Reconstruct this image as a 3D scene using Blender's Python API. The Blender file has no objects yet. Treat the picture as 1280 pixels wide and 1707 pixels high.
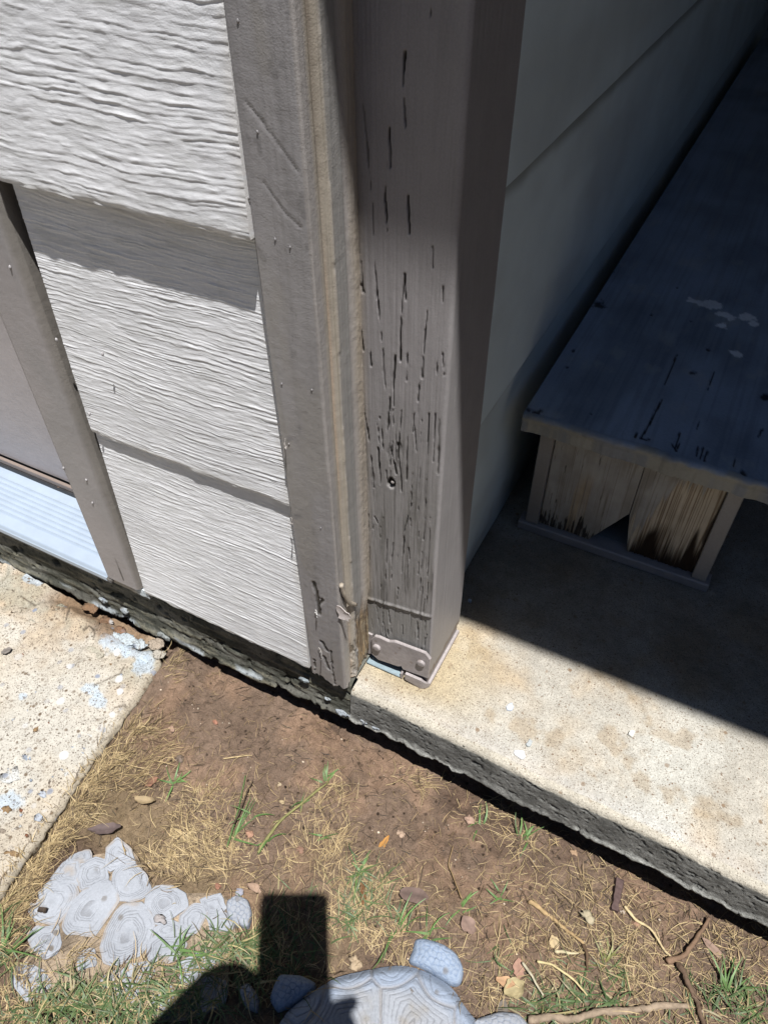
import bpy, math, random
import numpy as np
from mathutils import Matrix, Vector

# ------------------------------------------------------------------ camera, light, exposure
scene = bpy.context.scene
COL = scene.collection
PITCH, YAW, ROLL, FPX = math.radians(44.68825), math.radians(-27.83498), math.radians(0.49202), 1235.85
PPX, PPY, CAMZ = 640.0, 853.5, 1.0
def cam_axes():
    fw = np.array([math.sin(YAW)*math.cos(PITCH), math.cos(YAW)*math.cos(PITCH), -math.sin(PITCH)])
    rt = np.array([math.cos(YAW), -math.sin(YAW), 0.0])
    dn = np.cross(fw, rt)
    c, s = math.cos(ROLL), math.sin(ROLL)
    return c*rt + s*dn, -s*rt + c*dn, fw
RT, DN, FW = cam_axes()
CPOS = np.array([0.0, 0.0, CAMZ])

cam_data = bpy.data.cameras.new('camera')
cam = bpy.data.objects.new('camera', cam_data); COL.objects.link(cam)
cam_data.sensor_fit = 'VERTICAL'; cam_data.sensor_height = 36.0
cam_data.lens = 36.0*FPX/1707.0
cam_data.clip_start = 0.01; cam_data.clip_end = 500
m = Matrix((( RT[0], -DN[0], -FW[0], 0), (RT[1], -DN[1], -FW[1], 0), (RT[2], -DN[2], -FW[2], CAMZ), (0, 0, 0, 1)))
cam.matrix_world = m
scene.camera = cam

SUN_T = np.array([-0.22425, 0.19189, -0.95545])            # direction the sunlight travels
world = bpy.data.worlds.new('World'); scene.world = world; world.use_nodes = True
wn = world.node_tree; bg = wn.nodes['Background']
sky = wn.nodes.new('ShaderNodeTexSky'); sky.sky_type = 'NISHITA'; sky.sun_disc = False
sky.sun_elevation = math.asin(0.95545); sky.sun_rotation = math.atan2(0.22425, -0.19189)
sky.air_density = 0.8; sky.dust_density = 0.0; sky.ozone_density = 2.5
wn.links.new(sky.outputs[0], bg.inputs[0]); bg.inputs[1].default_value = 0.05
sun_d = bpy.data.lights.new('sun', 'SUN'); sun_d.energy = 5.0; sun_d.angle = math.radians(0.53)
sun_d.color = (1.0, 0.985, 0.96)
sun = bpy.data.objects.new('sun', sun_d); COL.objects.link(sun)
sun.rotation_euler = Vector(SUN_T).to_track_quat('-Z', 'Y').to_euler()
sun.location = (1, -1, 4)
scene.view_settings.view_transform = 'Standard'; scene.view_settings.look = 'None'
scene.view_settings.exposure = 0.58; scene.view_settings.gamma = 1.0
scene.view_settings.use_curve_mapping = False
scene.render.engine = 'CYCLES'

rng = np.random.default_rng(7); random.seed(7)

# ------------------------------------------------------------------ picture measurements -> places in the world
def ray(px, py): return (px-PPX)/FPX*RT + (py-PPY)/FPX*DN + FW
def onz(px, py, z): d = ray(px, py); return CPOS + d*(z-CAMZ)/d[2]
def ony(px, py, y): d = ray(px, py); return CPOS + d*(y/d[1])

# ------------------------------------------------------------------ noise
def _h(ix, iy, s):
    n = (ix.astype(np.int64)*374761393 + iy.astype(np.int64)*668265263 + s*2147483647) & 0xffffffff
    n = ((n ^ (n >> 13))*1274126177) & 0xffffffff
    n = (n ^ (n >> 16)) & 0xffffffff
    n = (n*2246822519) & 0xffffffff
    return ((n ^ (n >> 15)) & 0xffffff)/float(0xffffff)
def vn(x, y, s=0):
    ix = np.floor(x); iy = np.floor(y); fx = x-ix; fy = y-iy
    fx = fx*fx*fx*(fx*(fx*6-15)+10); fy = fy*fy*fy*(fy*(fy*6-15)+10)
    a = _h(ix, iy, s); b = _h(ix+1, iy, s); c = _h(ix, iy+1, s); d = _h(ix+1, iy+1, s)
    return (a+(b-a)*fx)*(1-fy)+(c+(d-c)*fx)*fy
def fbm(x, y, o=4, s=0, g=0.5):
    t = 0; a = 1; n = 0
    x = np.asarray(x, float); y = np.asarray(y, float)
    for k in range(o):
        t = t + a*(vn(x+17.3*k, y-9.1*k, s+k*31)*2-1); n += a; a *= g; x = x*2.03; y = y*2.03
    return t/n
def vor(x, y, s=0):
    ix = np.floor(x); iy = np.floor(y)
    f1 = np.full(np.shape(x), 9.0); f2 = f1.copy(); cid = np.zeros(np.shape(x))
    for dx in (-1, 0, 1):
        for dy in (-1, 0, 1):
            cx = ix+dx; cy = iy+dy
            d = np.hypot(cx+.15+.7*_h(cx, cy, s)-x, cy+.15+.7*_h(cx, cy, s+5)-y)
            c = _h(cx, cy, s+9)
            m1 = d < f1
            f2 = np.where(m1, f1, np.minimum(f2, d)); cid = np.where(m1, c, cid); f1 = np.where(m1, d, f1)
    return f1, f2, cid
def sstep(a, b, x):
    t = np.clip((x-a)/(b-a), 0, 1); return t*t*(3-2*t)
def mix(a, b, t):
    t = np.asarray(t)[..., None]; return np.asarray(a)*(1-t)+np.asarray(b)*t
def segdist(X, Y, pts):
    D = np.full(X.shape, 9.0)
    for (a, b), (c, d) in zip(pts[:-1], pts[1:]):
        vx, vy = c-a, d-b; L = vx*vx+vy*vy+1e-12
        t = np.clip(((X-a)*vx+(Y-b)*vy)/L, 0, 1)
        D = np.minimum(D, np.hypot(X-a-t*vx, Y-b-t*vy))
    return D

# ------------------------------------------------------------------ materials
def vc(name, rough=0.6, spec=0.3, bump=None, var=None, metallic=0.0, specks=None, tint=(1, 1, 1)):
    """painted / mineral surface: vertex colour 'Col' is the base colour, noise gives grain"""
    mt = bpy.data.materials.new(name); mt.use_nodes = True
    n = mt.node_tree; L = n.links; b = n.nodes['Principled BSDF']
    at = n.nodes.new('ShaderNodeAttribute'); at.attribute_name = 'Col'
    tc = n.nodes.new('ShaderNodeTexCoord')
    out = at.outputs['Color']
    def mult(col, fac_socket, lo, hi, p0=0.0, p1=1.0):
        r = n.nodes.new('ShaderNodeMapRange'); r.inputs[1].default_value = p0; r.inputs[2].default_value = p1
        r.inputs[3].default_value = lo; r.inputs[4].default_value = hi
        L.new(fac_socket, r.inputs[0])
        v = n.nodes.new('ShaderNodeVectorMath'); v.operation = 'SCALE'
        L.new(col, v.inputs[0]); L.new(r.outputs[0], v.inputs['Scale'])
        return v.outputs[0]
    if tint != (1, 1, 1):
        v = n.nodes.new('ShaderNodeVectorMath'); v.operation = 'MULTIPLY'; L.new(out, v.inputs[0])
        v.inputs[1].default_value = tint; out = v.outputs[0]
    for (sc, amt) in (var or ()):
        t = n.nodes.new('ShaderNodeTexNoise'); t.inputs['Scale'].default_value = sc; t.inputs['Detail'].default_value = 4
        L.new(tc.outputs['Object'], t.inputs['Vector'])
        out = mult(out, t.outputs['Fac'], 1-amt, 1+amt, 0.3, 0.7)
    for (sc, colr, thr, soft) in (specks or ()):
        t = n.nodes.new('ShaderNodeTexVoronoi'); t.inputs['Scale'].default_value = sc
        L.new(tc.outputs['Object'], t.inputs['Vector'])
        wn_ = n.nodes.new('ShaderNodeSeparateColor'); L.new(t.outputs['Color'], wn_.inputs[0])
        # one cell in a few is a grain of another colour; it is smaller than its cell
        g = n.nodes.new('ShaderNodeMath'); g.operation = 'LESS_THAN'; L.new(wn_.outputs[0], g.inputs[0]); g.inputs[1].default_value = thr
        r = n.nodes.new('ShaderNodeMapRange'); r.inputs[1].default_value = 0.30; r.inputs[2].default_value = 0.30+soft
        r.inputs[3].default_value = 1; r.inputs[4].default_value = 0
        L.new(t.outputs['Distance'], r.inputs[0])
        k = n.nodes.new('ShaderNodeMath'); k.operation = 'MULTIPLY'; L.new(g.outputs[0], k.inputs[0]); L.new(r.outputs[0], k.inputs[1])
        k2 = n.nodes.new('ShaderNodeMath'); k2.operation = 'MULTIPLY'; L.new(k.outputs[0], k2.inputs[0]); L.new(wn_.outputs[1], k2.inputs[1])
        mx = n.nodes.new('ShaderNodeMix'); mx.data_type = 'RGBA'
        L.new(k2.outputs[0], mx.inputs[0]); L.new(out, mx.inputs[6]); mx.inputs[7].default_value = (*colr, 1)
        out = mx.outputs[2]
    L.new(out, b.inputs['Base Color'])
    b.inputs['Roughness'].default_value = rough; b.inputs['Specular IOR Level'].default_value = spec
    b.inputs['Metallic'].default_value = metallic
    prev = None
    for (sc, dist) in (bump or ()):
        t = n.nodes.new('ShaderNodeTexNoise'); t.inputs['Scale'].default_value = sc; t.inputs['Detail'].default_value = 3
        L.new(tc.outputs['Object'], t.inputs['Vector'])
        bp = n.nodes.new('ShaderNodeBump'); bp.inputs['Distance'].default_value = dist; bp.inputs['Strength'].default_value = 1
        L.new(t.outputs['Fac'], bp.inputs['Height'])
        if prev: L.new(prev, bp.inputs['Normal'])
        prev = bp.outputs[0]
    if prev: L.new(prev, b.inputs['Normal'])
    return mt

M = dict(
    siding=vc('siding_paint', .55, .35, bump=((900, .0003),), var=((25, .05), (300, .04))),
    trim=vc('taupe_trim_paint', .42, .45, bump=((700, .00025), (90, .0006)), var=((18, .06), (400, .04))),
    post=vc('weathered_post_paint', .5, .35, bump=((800, .0003),), var=((30, .05), (500, .06))),
    conc=vc('speckled_concrete', .85, .2, bump=((350, .0009), (900, .0008)), var=((9, .10), (60, .10), (420, .16), (1100, .14)),
            specks=((620, (.10, .075, .05), .30, .25), (950, (.13, .11, .085), .34, .2), (330, (.14, .09, .055), .08, .2), (140, (.20, .14, .09), .03, .2))),
    agg=vc('worn_concrete_with_stones', .85, .2, bump=((300, .001), (800, .0006)), var=((9, .08), (60, .08), (380, .13)),
           specks=((600, (.09, .07, .05), .32, .25), (330, (.07, .05, .035), .18, .25), (170, (.12, .085, .055), .16, .25), (480, (.10, .08, .06), .30, .2), (85, (.20, .22, .27), .07, .15), (60, (.5, .5, .5), .06, .15))),
    face=vc('dark_concrete_edge', .9, .15, bump=((260, .0012), (800, .0006)), var=((40, .2), (300, .22)),
            specks=((260, (.015, .015, .013), .10, .3),)),
    face2=vc('grey_slab_edge', .9, .15, bump=((200, .0016), (600, .0013), (1400, .0008)), var=((40, .14), (250, .20), (800, .22)), specks=((240, (.03, .03, .028), .06, .3),)),
    soil=vc('dry_brown_soil', .95, .08, bump=((160, .0022), (420, .0018), (1000, .0010)), var=((14, .18), (110, .20), (500, .22)),
            specks=((300, (.16, .10, .065), .08, .2), (190, (.02, .014, .01), .07, .25))),
    straw=vc('dry_straw', .6, .25), grass=vc('green_grass', .5, .3, var=((60, .2),)),
    turtle=vc('pale_cast_stone', .8, .2, bump=((500, .0006), (90, .001)), var=((30, .08), (350, .07)),
              specks=((120, (.12, .10, .08), .05, .3),)),
    lid=vc('grey_lid_paint', .5, .4, bump=((300, .0004),), var=((12, .12), (250, .06))),
    wood=vc('old_wood', .8, .2, bump=((500, .0005),), var=((40, .12),)),
    alu=vc('ridged_aluminium', .38, .5, bump=((900, .0001),), var=((40, .04),), metallic=.25),
    metal=vc('painted_steel', .5, .35, bump=((500, .0004), (120, .0006)), var=((60, .10), (260, .10)), specks=((170, (.16, .11, .08), .06, .2),)),
    wallp=vc('porch_wall_paint', .6, .3, bump=((400, .0004),), var=((10, .06),)),
    leaf=vc('dead_leaf', .75, .2, bump=((300, .0006),), var=((120, .2),)),
    stone=vc('small_stone', .8, .25, bump=((300, .0008),), var=((150, .18),)),
    bark=vc('twig_bark', .85, .15, bump=((350, .0012),), var=((120, .25),)),
    cloth=vc('cloth', .8, .1, var=((60, .1),)), glass=vc('phone_body', .25, .5),
)

# ------------------------------------------------------------------ object helpers
ORG = {}
def org(o): return ORG.get(o.name, np.zeros(3))
def meta(o, label=None, cat=None, group=None, kind=None):
    if label: o['label'] = label
    if cat: o['category'] = cat
    if group: o['group'] = group
    if kind: o['kind'] = kind
    return o
def thing(name, loc, label, cat, group=None):
    o = bpy.data.objects.new(name, None); COL.objects.link(o); o.location = loc
    o.empty_display_size = .02
    ORG[o.name] = np.array(loc, float)
    return meta(o, label, cat, group)
def mk(name, V, Fs, mat, parent=None, col=(.5, .5, .5), loc=None, smooth=False):
    """one mesh object from world-space vertices; faces as an (n,k) array or a list of tuples"""
    V = np.asarray(V, float).reshape(-1, 3)
    o0 = org(parent) if parent is not None else (np.array(loc, float) if loc is not None else np.zeros(3))
    me = bpy.data.meshes.new(name)
    if isinstance(Fs, np.ndarray):
        k = Fs.shape[1]; nf = len(Fs)
        me.vertices.add(len(V)); me.vertices.foreach_set('co', (V-o0).astype(np.float32).ravel())
        me.loops.add(nf*k); me.loops.foreach_set('vertex_index', Fs.astype(np.int32).ravel())
        me.polygons.add(nf); me.polygons.foreach_set('loop_start', np.arange(0, nf*k, k, dtype=np.int32))
        me.polygons.foreach_set('loop_total', np.full(nf, k, dtype=np.int32))
        me.update(calc_edges=True)
    else:
        me.from_pydata((V-o0).tolist(), [], [tuple(int(i) for i in f) for f in Fs]); me.update()
    c = np.asarray(col, float)
    if c.ndim == 1: c = np.broadcast_to(c, (len(V), 3))
    c = np.concatenate([np.clip(c.reshape(-1, 3), 0, 1), np.ones((len(V), 1))], 1)
    a = me.color_attributes.new('Col', 'FLOAT_COLOR', 'POINT'); a.data.foreach_set('color', c.astype(np.float32).ravel())
    if smooth: me.polygons.foreach_set('use_smooth', np.ones(len(me.polygons), dtype=bool))
    me.materials.append(mat); me.validate()
    o = bpy.data.objects.new(name, me); COL.objects.link(o)
    if parent is not None: o.parent = parent
    else: o.location = o0
    ORG[o.name] = o0
    return o
def gfaces(nu, nv, flip=False):
    i = np.arange(nu-1)[:, None]*nv + np.arange(nv-1)[None, :]
    i = i.ravel()
    f = np.stack([i, i+nv, i+nv+1, i+1], 1)
    return f[:, ::-1] if flip else f
def shell(name, P, back, mat, parent=None, col=(.5, .5, .5), flip=False, smooth=True, loc=None, sides=True):
    """a surface grid with its four edges carried back by a thickness vector"""
    nu, nv = P.shape[:2]
    c = np.asarray(col, float)
    if c.ndim == 1: c = np.broadcast_to(c, (nu, nv, 3))
    Fs = gfaces(nu, nv, flip)
    V = P.reshape(-1, 3); C = c.reshape(-1, 3)
    if sides:
        idx = np.arange(nu*nv).reshape(nu, nv)
        loop = np.concatenate([idx[0, :-1], idx[:-1, -1], idx[-1, :0:-1], idx[:0:-1, 0]])
        n = len(loop); front = V[loop]; bk = front + np.asarray(back)
        o0 = len(V); V = np.concatenate([V, front, bk]); C = np.concatenate([C, C[loop], C[loop]])
        a = o0+np.arange(n); b = o0+(np.arange(n)+1) % n
        q = np.stack([a, b, b+n, a+n], 1)
        q = q if flip else q[:, ::-1]
        Fs = np.concatenate([Fs, q])
    o = mk(name, V, Fs, mat, parent, C, loc, smooth)
    return o
def box(name, a, b, mat, parent=None, col=(.5, .5, .5), bev=.001, loc=None):
    """a box with chamfered edges"""
    a = np.array(a, float); b = np.array(b, float); V = []; 
    e = min(bev, *((b-a)/3))
    for sx in (0, 1):
        for sy in (0, 1):
            for sz in (0, 1):
                p = np.array([[a, b][s][k] for k, s in enumerate((sx, sy, sz))])
                d = np.array([1-2*sx, 1-2*sy, 1-2*sz])*e
                for ax in range(3):
                    q = p + d; q[ax] = p[ax]; V.append(q)
    def vi(sx, sy, sz, ax): return ((sx*2+sy)*2+sz)*3+ax
    Fs = []
    Fs += [[vi(s, 0, 0, 0), vi(s, 1, 0, 0), vi(s, 1, 1, 0), vi(s, 0, 1, 0)][::(1 if s else -1)] for s in (0, 1)]
    Fs += [[vi(0, s, 0, 1), vi(1, s, 0, 1), vi(1, s, 1, 1), vi(0, s, 1, 1)][::(-1 if s else 1)] for s in (0, 1)]
    Fs += [[vi(0, 0, s, 2), vi(1, 0, s, 2), vi(1, 1, s, 2), vi(0, 1, s, 2)][::(1 if s else -1)] for s in (0, 1)]
    for s in (0, 1):
        for t in (0, 1):
            Fs.append([vi(s, t, 0, 0), vi(s, t, 1, 0), vi(s, t, 1, 1), vi(s, t, 0, 1)])
            Fs.append([vi(s, 0, t, 0), vi(s, 1, t, 0), vi(s, 1, t, 2), vi(s, 0, t, 2)])
            Fs.append([vi(0, s, t, 1), vi(1, s, t, 1), vi(1, s, t, 2), vi(0, s, t, 2)])
    for s in (0, 1):
        for t in (0, 1):
            for u in (0, 1): Fs.append([vi(s, t, u, 0), vi(s, t, u, 1), vi(s, t, u, 2)])
    return mk(name, V, Fs, mat, parent, col, loc)
def prism(name, pts2, plane, d0, d1, mat, parent=None, col=(.5, .5, .5), bev=.0008, loc=None):
    """polygon outline with its own thickness and a small front chamfer. plane 'xz' (thickness along y)"""
    p = np.array(pts2, float); n = len(p); c = p.mean(0)
    s = np.sign(sum(p[i][0]*p[(i+1) % n][1]-p[(i+1) % n][0]*p[i][1] for i in range(n)))
    nx = []
    for i in range(n):
        t = p[(i+1) % n]-p[i-1]; t = t/(np.linalg.norm(t)+1e-9); nx.append(np.array([-t[1], t[0]])*s)
    q = p+np.array(nx)*bev
    def up(a, y): return np.stack([a[:, 0], np.full(n, y), a[:, 1]], 1) if plane == 'xz' else np.stack([a[:, 0], a[:, 1], np.full(n, y)], 1)
    sg = np.sign(d1-d0)
    V = np.concatenate([up(q, d0), up(p, d0+sg*bev), up(p, d1)])
    Fs = [list(range(n)), list(range(3*n-1, 2*n-1, -1))]
    for r in (0, 1):
        for i in range(n):
            j = (i+1) % n; Fs.append([r*n+i, (r+1)*n+i, (r+1)*n+j, r*n+j])
    return mk(name, V, Fs, mat, parent, col, loc)
def tube(name, pts, rad, mat, parent=None, col=(.3, .2, .15), seg=7, loc=None, jit=.35):
    pts = np.array(pts, float); n = len(pts); r_ = float(np.max(rad))
    pts[1:-1] += np.stack([fbm(np.arange(n)*.26+k*5, np.full(n, pts[0, 0]*90), 2, 77) for k in range(3)], 1)[1:-1]*r_*.5; rad = np.broadcast_to(np.asarray(rad, float), (n,))
    V = []
    for i in range(n):
        t = pts[min(i+1, n-1)]-pts[max(i-1, 0)]; t /= np.linalg.norm(t)+1e-9
        a = np.cross(t, [0, .3, 1]); a /= np.linalg.norm(a)+1e-9; b = np.cross(t, a)
        for k in range(seg):
            th = 2*math.pi*k/seg
            V.append(pts[i]+(a*math.cos(th)+b*math.sin(th))*rad[i]*(1+jit*(rng.random()-.5)))
    Fs = [[i*seg+k, i*seg+(k+1) % seg, (i+1)*seg+(k+1) % seg, (i+1)*seg+k] for i in range(n-1) for k in range(seg)]
    Fs += [list(range(seg))[::-1], list(range((n-1)*seg, n*seg))]
    return mk(name, V, Fs, mat, parent, col, loc, True)
def smoothline(pts, k=6):
    """Catmull-Rom through the points"""
    p = np.array(pts, float); out = []
    for i in range(len(p)-1):
        a, b, c, d = p[max(i-1, 0)], p[i], p[i+1], p[min(i+2, len(p)-1)]
        for j in range(k):
            t = j/k
            out.append(.5*((2*b)+(-a+c)*t+(2*a-5*b+4*c-d)*t*t+(-a+3*b-3*c+d)*t**3))
    out.append(p[-1]); return np.array(out)
def inpoly(x, y, poly):
    inside = np.zeros(np.shape(x), bool); n = len(poly)
    for i in range(n):
        x0, y0 = poly[i]; x1, y1 = poly[i-1]
        c = ((y0 > y) != (y1 > y)) & (x < (x1-x0)*(y-y0)/(y1-y0+1e-12)+x0)
        inside ^= c
    return inside

# colours (real surface colours)
TAUPE = np.array([.272, .258, .259]); WHITE = np.array([.76, .76, .775]); CONC = np.array([.395, .368, .318])
SOIL = np.array([.148, .104, .076]); CRACK = np.array([.014, .012, .010]); TAN = np.array([.40, .33, .24])
GREYW = np.array([.25, .245, .235])

# ------------------------------------------------------------------ SETTING: soil
ZS = 0.12                                                        # patio slab top
LEFT_A = onz(285, 1085, .03); LEFT_B = onz(10, 1475, .03)         # right edge of the left path
def path_edge_x(y): return LEFT_A[0] + (y-LEFT_A[1])*(LEFT_B[0]-LEFT_A[0])/(LEFT_B[1]-LEFT_A[1])
STONE_A = [onz(*p, .01)[:2] for p in ((45, 1500), (130, 1420), (200, 1390), (250, 1450), (400, 1490), (430, 1560), (440, 1680), (300, 1707), (60, 1680), (20, 1620))]
def soil_h(X, Y):
    h = .007*fbm(X*7, Y*7, 3, 3) + .0050*fbm(X*26, Y*26, 3, 11) + .0050*np.abs(fbm(X*75, Y*75, 3, 23)) + .0022*sstep(.0, .4, fbm(X*130, Y*130, 2, 27)) + .0012*fbm(X*230, Y*230, 2, 29)
    h = h + .019*sstep(.085, .0, X-path_edge_x(Y))*sstep(-.02, .0, X-path_edge_x(Y)) - .018*sstep(.42, .55, Y)
    ins = np.zeros(X.shape)
    c = np.mean(STONE_A, 0)
    dd = np.hypot((X-c[0])/.20, (Y-c[1])/.17)
    h = h - .006*sstep(1.15, .8, dd)
    return h
def build_ground():
    xs = np.concatenate([-1.05-np.geomspace(60, .02, 16), np.arange(-1.05, .72, .0034), .72+np.geomspace(.02, 60, 16)])
    ys = np.concatenate([-.40-np.geomspace(60, .02, 16), np.arange(-.40, .64, .0034), .64+np.geomspace(.02, 60, 16)])
    X, Y = np.meshgrid(xs, ys, indexing='ij')
    Z = soil_h(X, Y)
    far = sstep(1.5, 4, np.hypot(X, Y)); Z = Z*(1-far)
    c = mix(SOIL, SOIL*np.array([.62, .60, .60]), sstep(-.1, .5, fbm(X*9, Y*9, 4, 41)))
    c = mix(c, SOIL*np.array([1.45, 1.35, 1.25]), .7*sstep(.1, .5, fbm(X*16+5, Y*16, 4, 47)))
    c = mix(c, [.20, .15, .085], .55*sstep(.0, .35, fbm(X*5+9, Y*5, 3, 53))*sstep(.36, .2, Y))
    c = mix(c, [.045, .058, .022], far)
    o = mk('ground', np.stack([X, Y, Z], -1), gfaces(len(xs), len(ys)), M['soil'], None, c.reshape(-1, 3), None, True)
    meta(o, 'bare brown soil with dry clods between the path and the patio', None, None, 'structure')
build_ground()

# ------------------------------------------------------------------ SETTING: patio slab with its dark rough front edge
def slab_y(x): return .4530-.024*x + .0015*fbm(x*9, x*0+2, 2, 61)
def build_patio():
    xs = np.concatenate([np.arange(-.296, .46, .0022), np.geomspace(.46, 3.4, 22)])
    nx = len(xs)
    # profile from the ragged bottom lip up the face, over the worn arris and back over the top
    zb = .060 + .005*fbm(xs*14, xs*0, 3, 71) + .0050*fbm(xs*70, xs*0+4, 4, 73) + .0025*fbm(xs*210, xs*0+6, 2, 74)
    rows = []; cols = []
    tf = np.concatenate([np.linspace(0, .16, 6), np.linspace(.2, .92, 24)])
    for t in tf:
        z = zb+(ZS-.004-zb)*t
        X = xs; lip = sstep(.17+.22*fbm(xs*15, xs*0, 3, 77), .03, t+.05*fbm(xs*120, z*160, 2, 78))
        pit = np.maximum(sstep(.55, .63, fbm(xs*55, z*140, 3, 81)), .6*sstep(.52, .62, fbm(xs*170, z*260, 2, 82)))
        y = slab_y(xs) - .0060*(1-t) - .0022*lip*(.4+1.2*vn(xs*60, xs*0+3, 75)) - .0006*fbm(xs*55, z*90, 3, 79) - .0005*fbm(xs*190, z*260, 2, 80) + .0035*pit
        rows.append(np.stack([X, y, z], 1))
        base = mix(np.array([.175, .172, .160]), [.125, .123, .114], sstep(-.2, .4, fbm(xs*30, z*40, 3, 83)))
        base = mix(base, [.36, .36, .335], lip*sstep(-.15, .15, fbm(xs*14, xs*0+3, 2, 87)+.1+.2*sstep(-.05, .2, xs)))
        base = mix(base, [.30, .30, .27], .4*sstep(.80, .95, t)*np.ones(nx))
        base = mix(base, [.03, .03, .026], pit*.5)
        cols.append(base)
    for a in np.linspace(.15, 1, 5)*math.pi/2:
        r = .007+.003*vn(xs*40, xs*0, 91)
        y = slab_y(xs)+r*(1-math.cos(a)); z = ZS-r+r*math.sin(a)-.002*sstep(.3, .6, fbm(xs*30, xs*0+7, 3, 93))
        rows.append(np.stack([xs, y, z], 1)); cols.append(np.broadcast_to(np.array([.42, .385, .32]), (nx, 3)))
    yd = np.concatenate([np.arange(.012, .50, .0032), np.geomspace(.5, 3.6, 16)])
    blots = [(645, 1175, .011, .006), (680, 1195, .016, .008), (715, 1213, .012, .006), (745, 1228, .010, .005), (600, 1150, .006, .004)]
    for d in yd:
        y = slab_y(xs)+d
        z = ZS+.0016*fbm(xs*40, y*40, 3, 95)*min(1, d*20)+.0008*fbm(xs*160, y*160, 2, 97) - .0015*max(0, 1-d/.02)*sstep(.2, .5, fbm(xs*24, y*24, 3, 98))
        rows.append(np.stack([xs, y, z], 1))
        c = mix(CONC, CONC*np.array([1.10, 1.14, 1.18]), sstep(-.1, .5, fbm(xs*8, y*8, 3, 101)))
        c = mix(c, [.36, .255, .14], .62*sstep(-.18, .42, fbm(xs*11+3, y*11, 4, 103)))
        c = mix(c, [.28, .21, .13], .5*sstep(.25, .5, fbm(xs*27+3, y*27, 4, 104)))
        c = mix(c, [.36, .28, .16], .8*sstep(.14, .03, np.hypot((xs+.24)/1.1, y-.545)))
        c = mix(c, [.46, .45, .43], .6*sstep(.05, .0, d)*np.ones(nx))
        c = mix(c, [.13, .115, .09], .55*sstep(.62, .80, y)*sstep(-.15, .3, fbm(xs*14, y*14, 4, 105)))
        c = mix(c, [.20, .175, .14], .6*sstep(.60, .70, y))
        for k, (px, py, rx, ry) in enumerate(blots):
            p = onz(px, py, ZS)
            dd = np.hypot((xs-p[0])/rx, (y-p[1])/ry)+.5*fbm(xs*120, y*120, 3, 111+k)
            c = mix(c, [.44, .50, .58], .85*sstep(1.1, .9, dd))
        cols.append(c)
    P = np.stack(rows, 1); C = np.stack(cols, 1)
    P[0, len(tf)+9:, 0] = -.37
    # underside, carried back from the ragged lip
    under = P[:, :1].copy(); under[:, :, 1] += .5
    P = np.concatenate([under, P], 1); C = np.concatenate([C[:, :1]*.5, C], 1)
    # closed left end
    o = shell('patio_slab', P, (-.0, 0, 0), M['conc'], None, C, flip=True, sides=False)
    o.data.materials.append(M['face2'])
    mi = np.zeros((nx-1, P.shape[1]-1), np.int32); mi[:, :len(tf)+2] = 1
    o.data.polygons.foreach_set('material_index', mi.ravel())
    meta(o, 'cream speckled concrete patio slab with dark pitted front edge', None, None, 'structure')
    # pale flakes bedded in the slab top
    for k, (px, py, w, h, colr) in enumerate(((865, 1258, .016, .012, (.62, .62, .62)), (850, 1180, .009, .014, (.46, .50, .58)), (882, 1240, .007, .012, (.36, .38, .38)),
                                             (1052, 1224, .008, .010, (.58, .57, .52)), (783, 1002, .006, .006, (.42, .48, .56)))):
        p = onz(px, py, ZS); n = 9
        a = np.linspace(0, 2*math.pi, n, endpoint=False)+.3*rng.random(n)
        pts = np.stack([p[0]+w/2*np.cos(a)*(.7+.6*rng.random(n)), p[1]+h/2*np.sin(a)*(.7+.6*rng.random(n))], 1)
        f = prism('concrete_flake', pts, 'xy', ZS+.0032, ZS-.001, M['stone'], o, colr, .0006)
build_patio()

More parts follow.
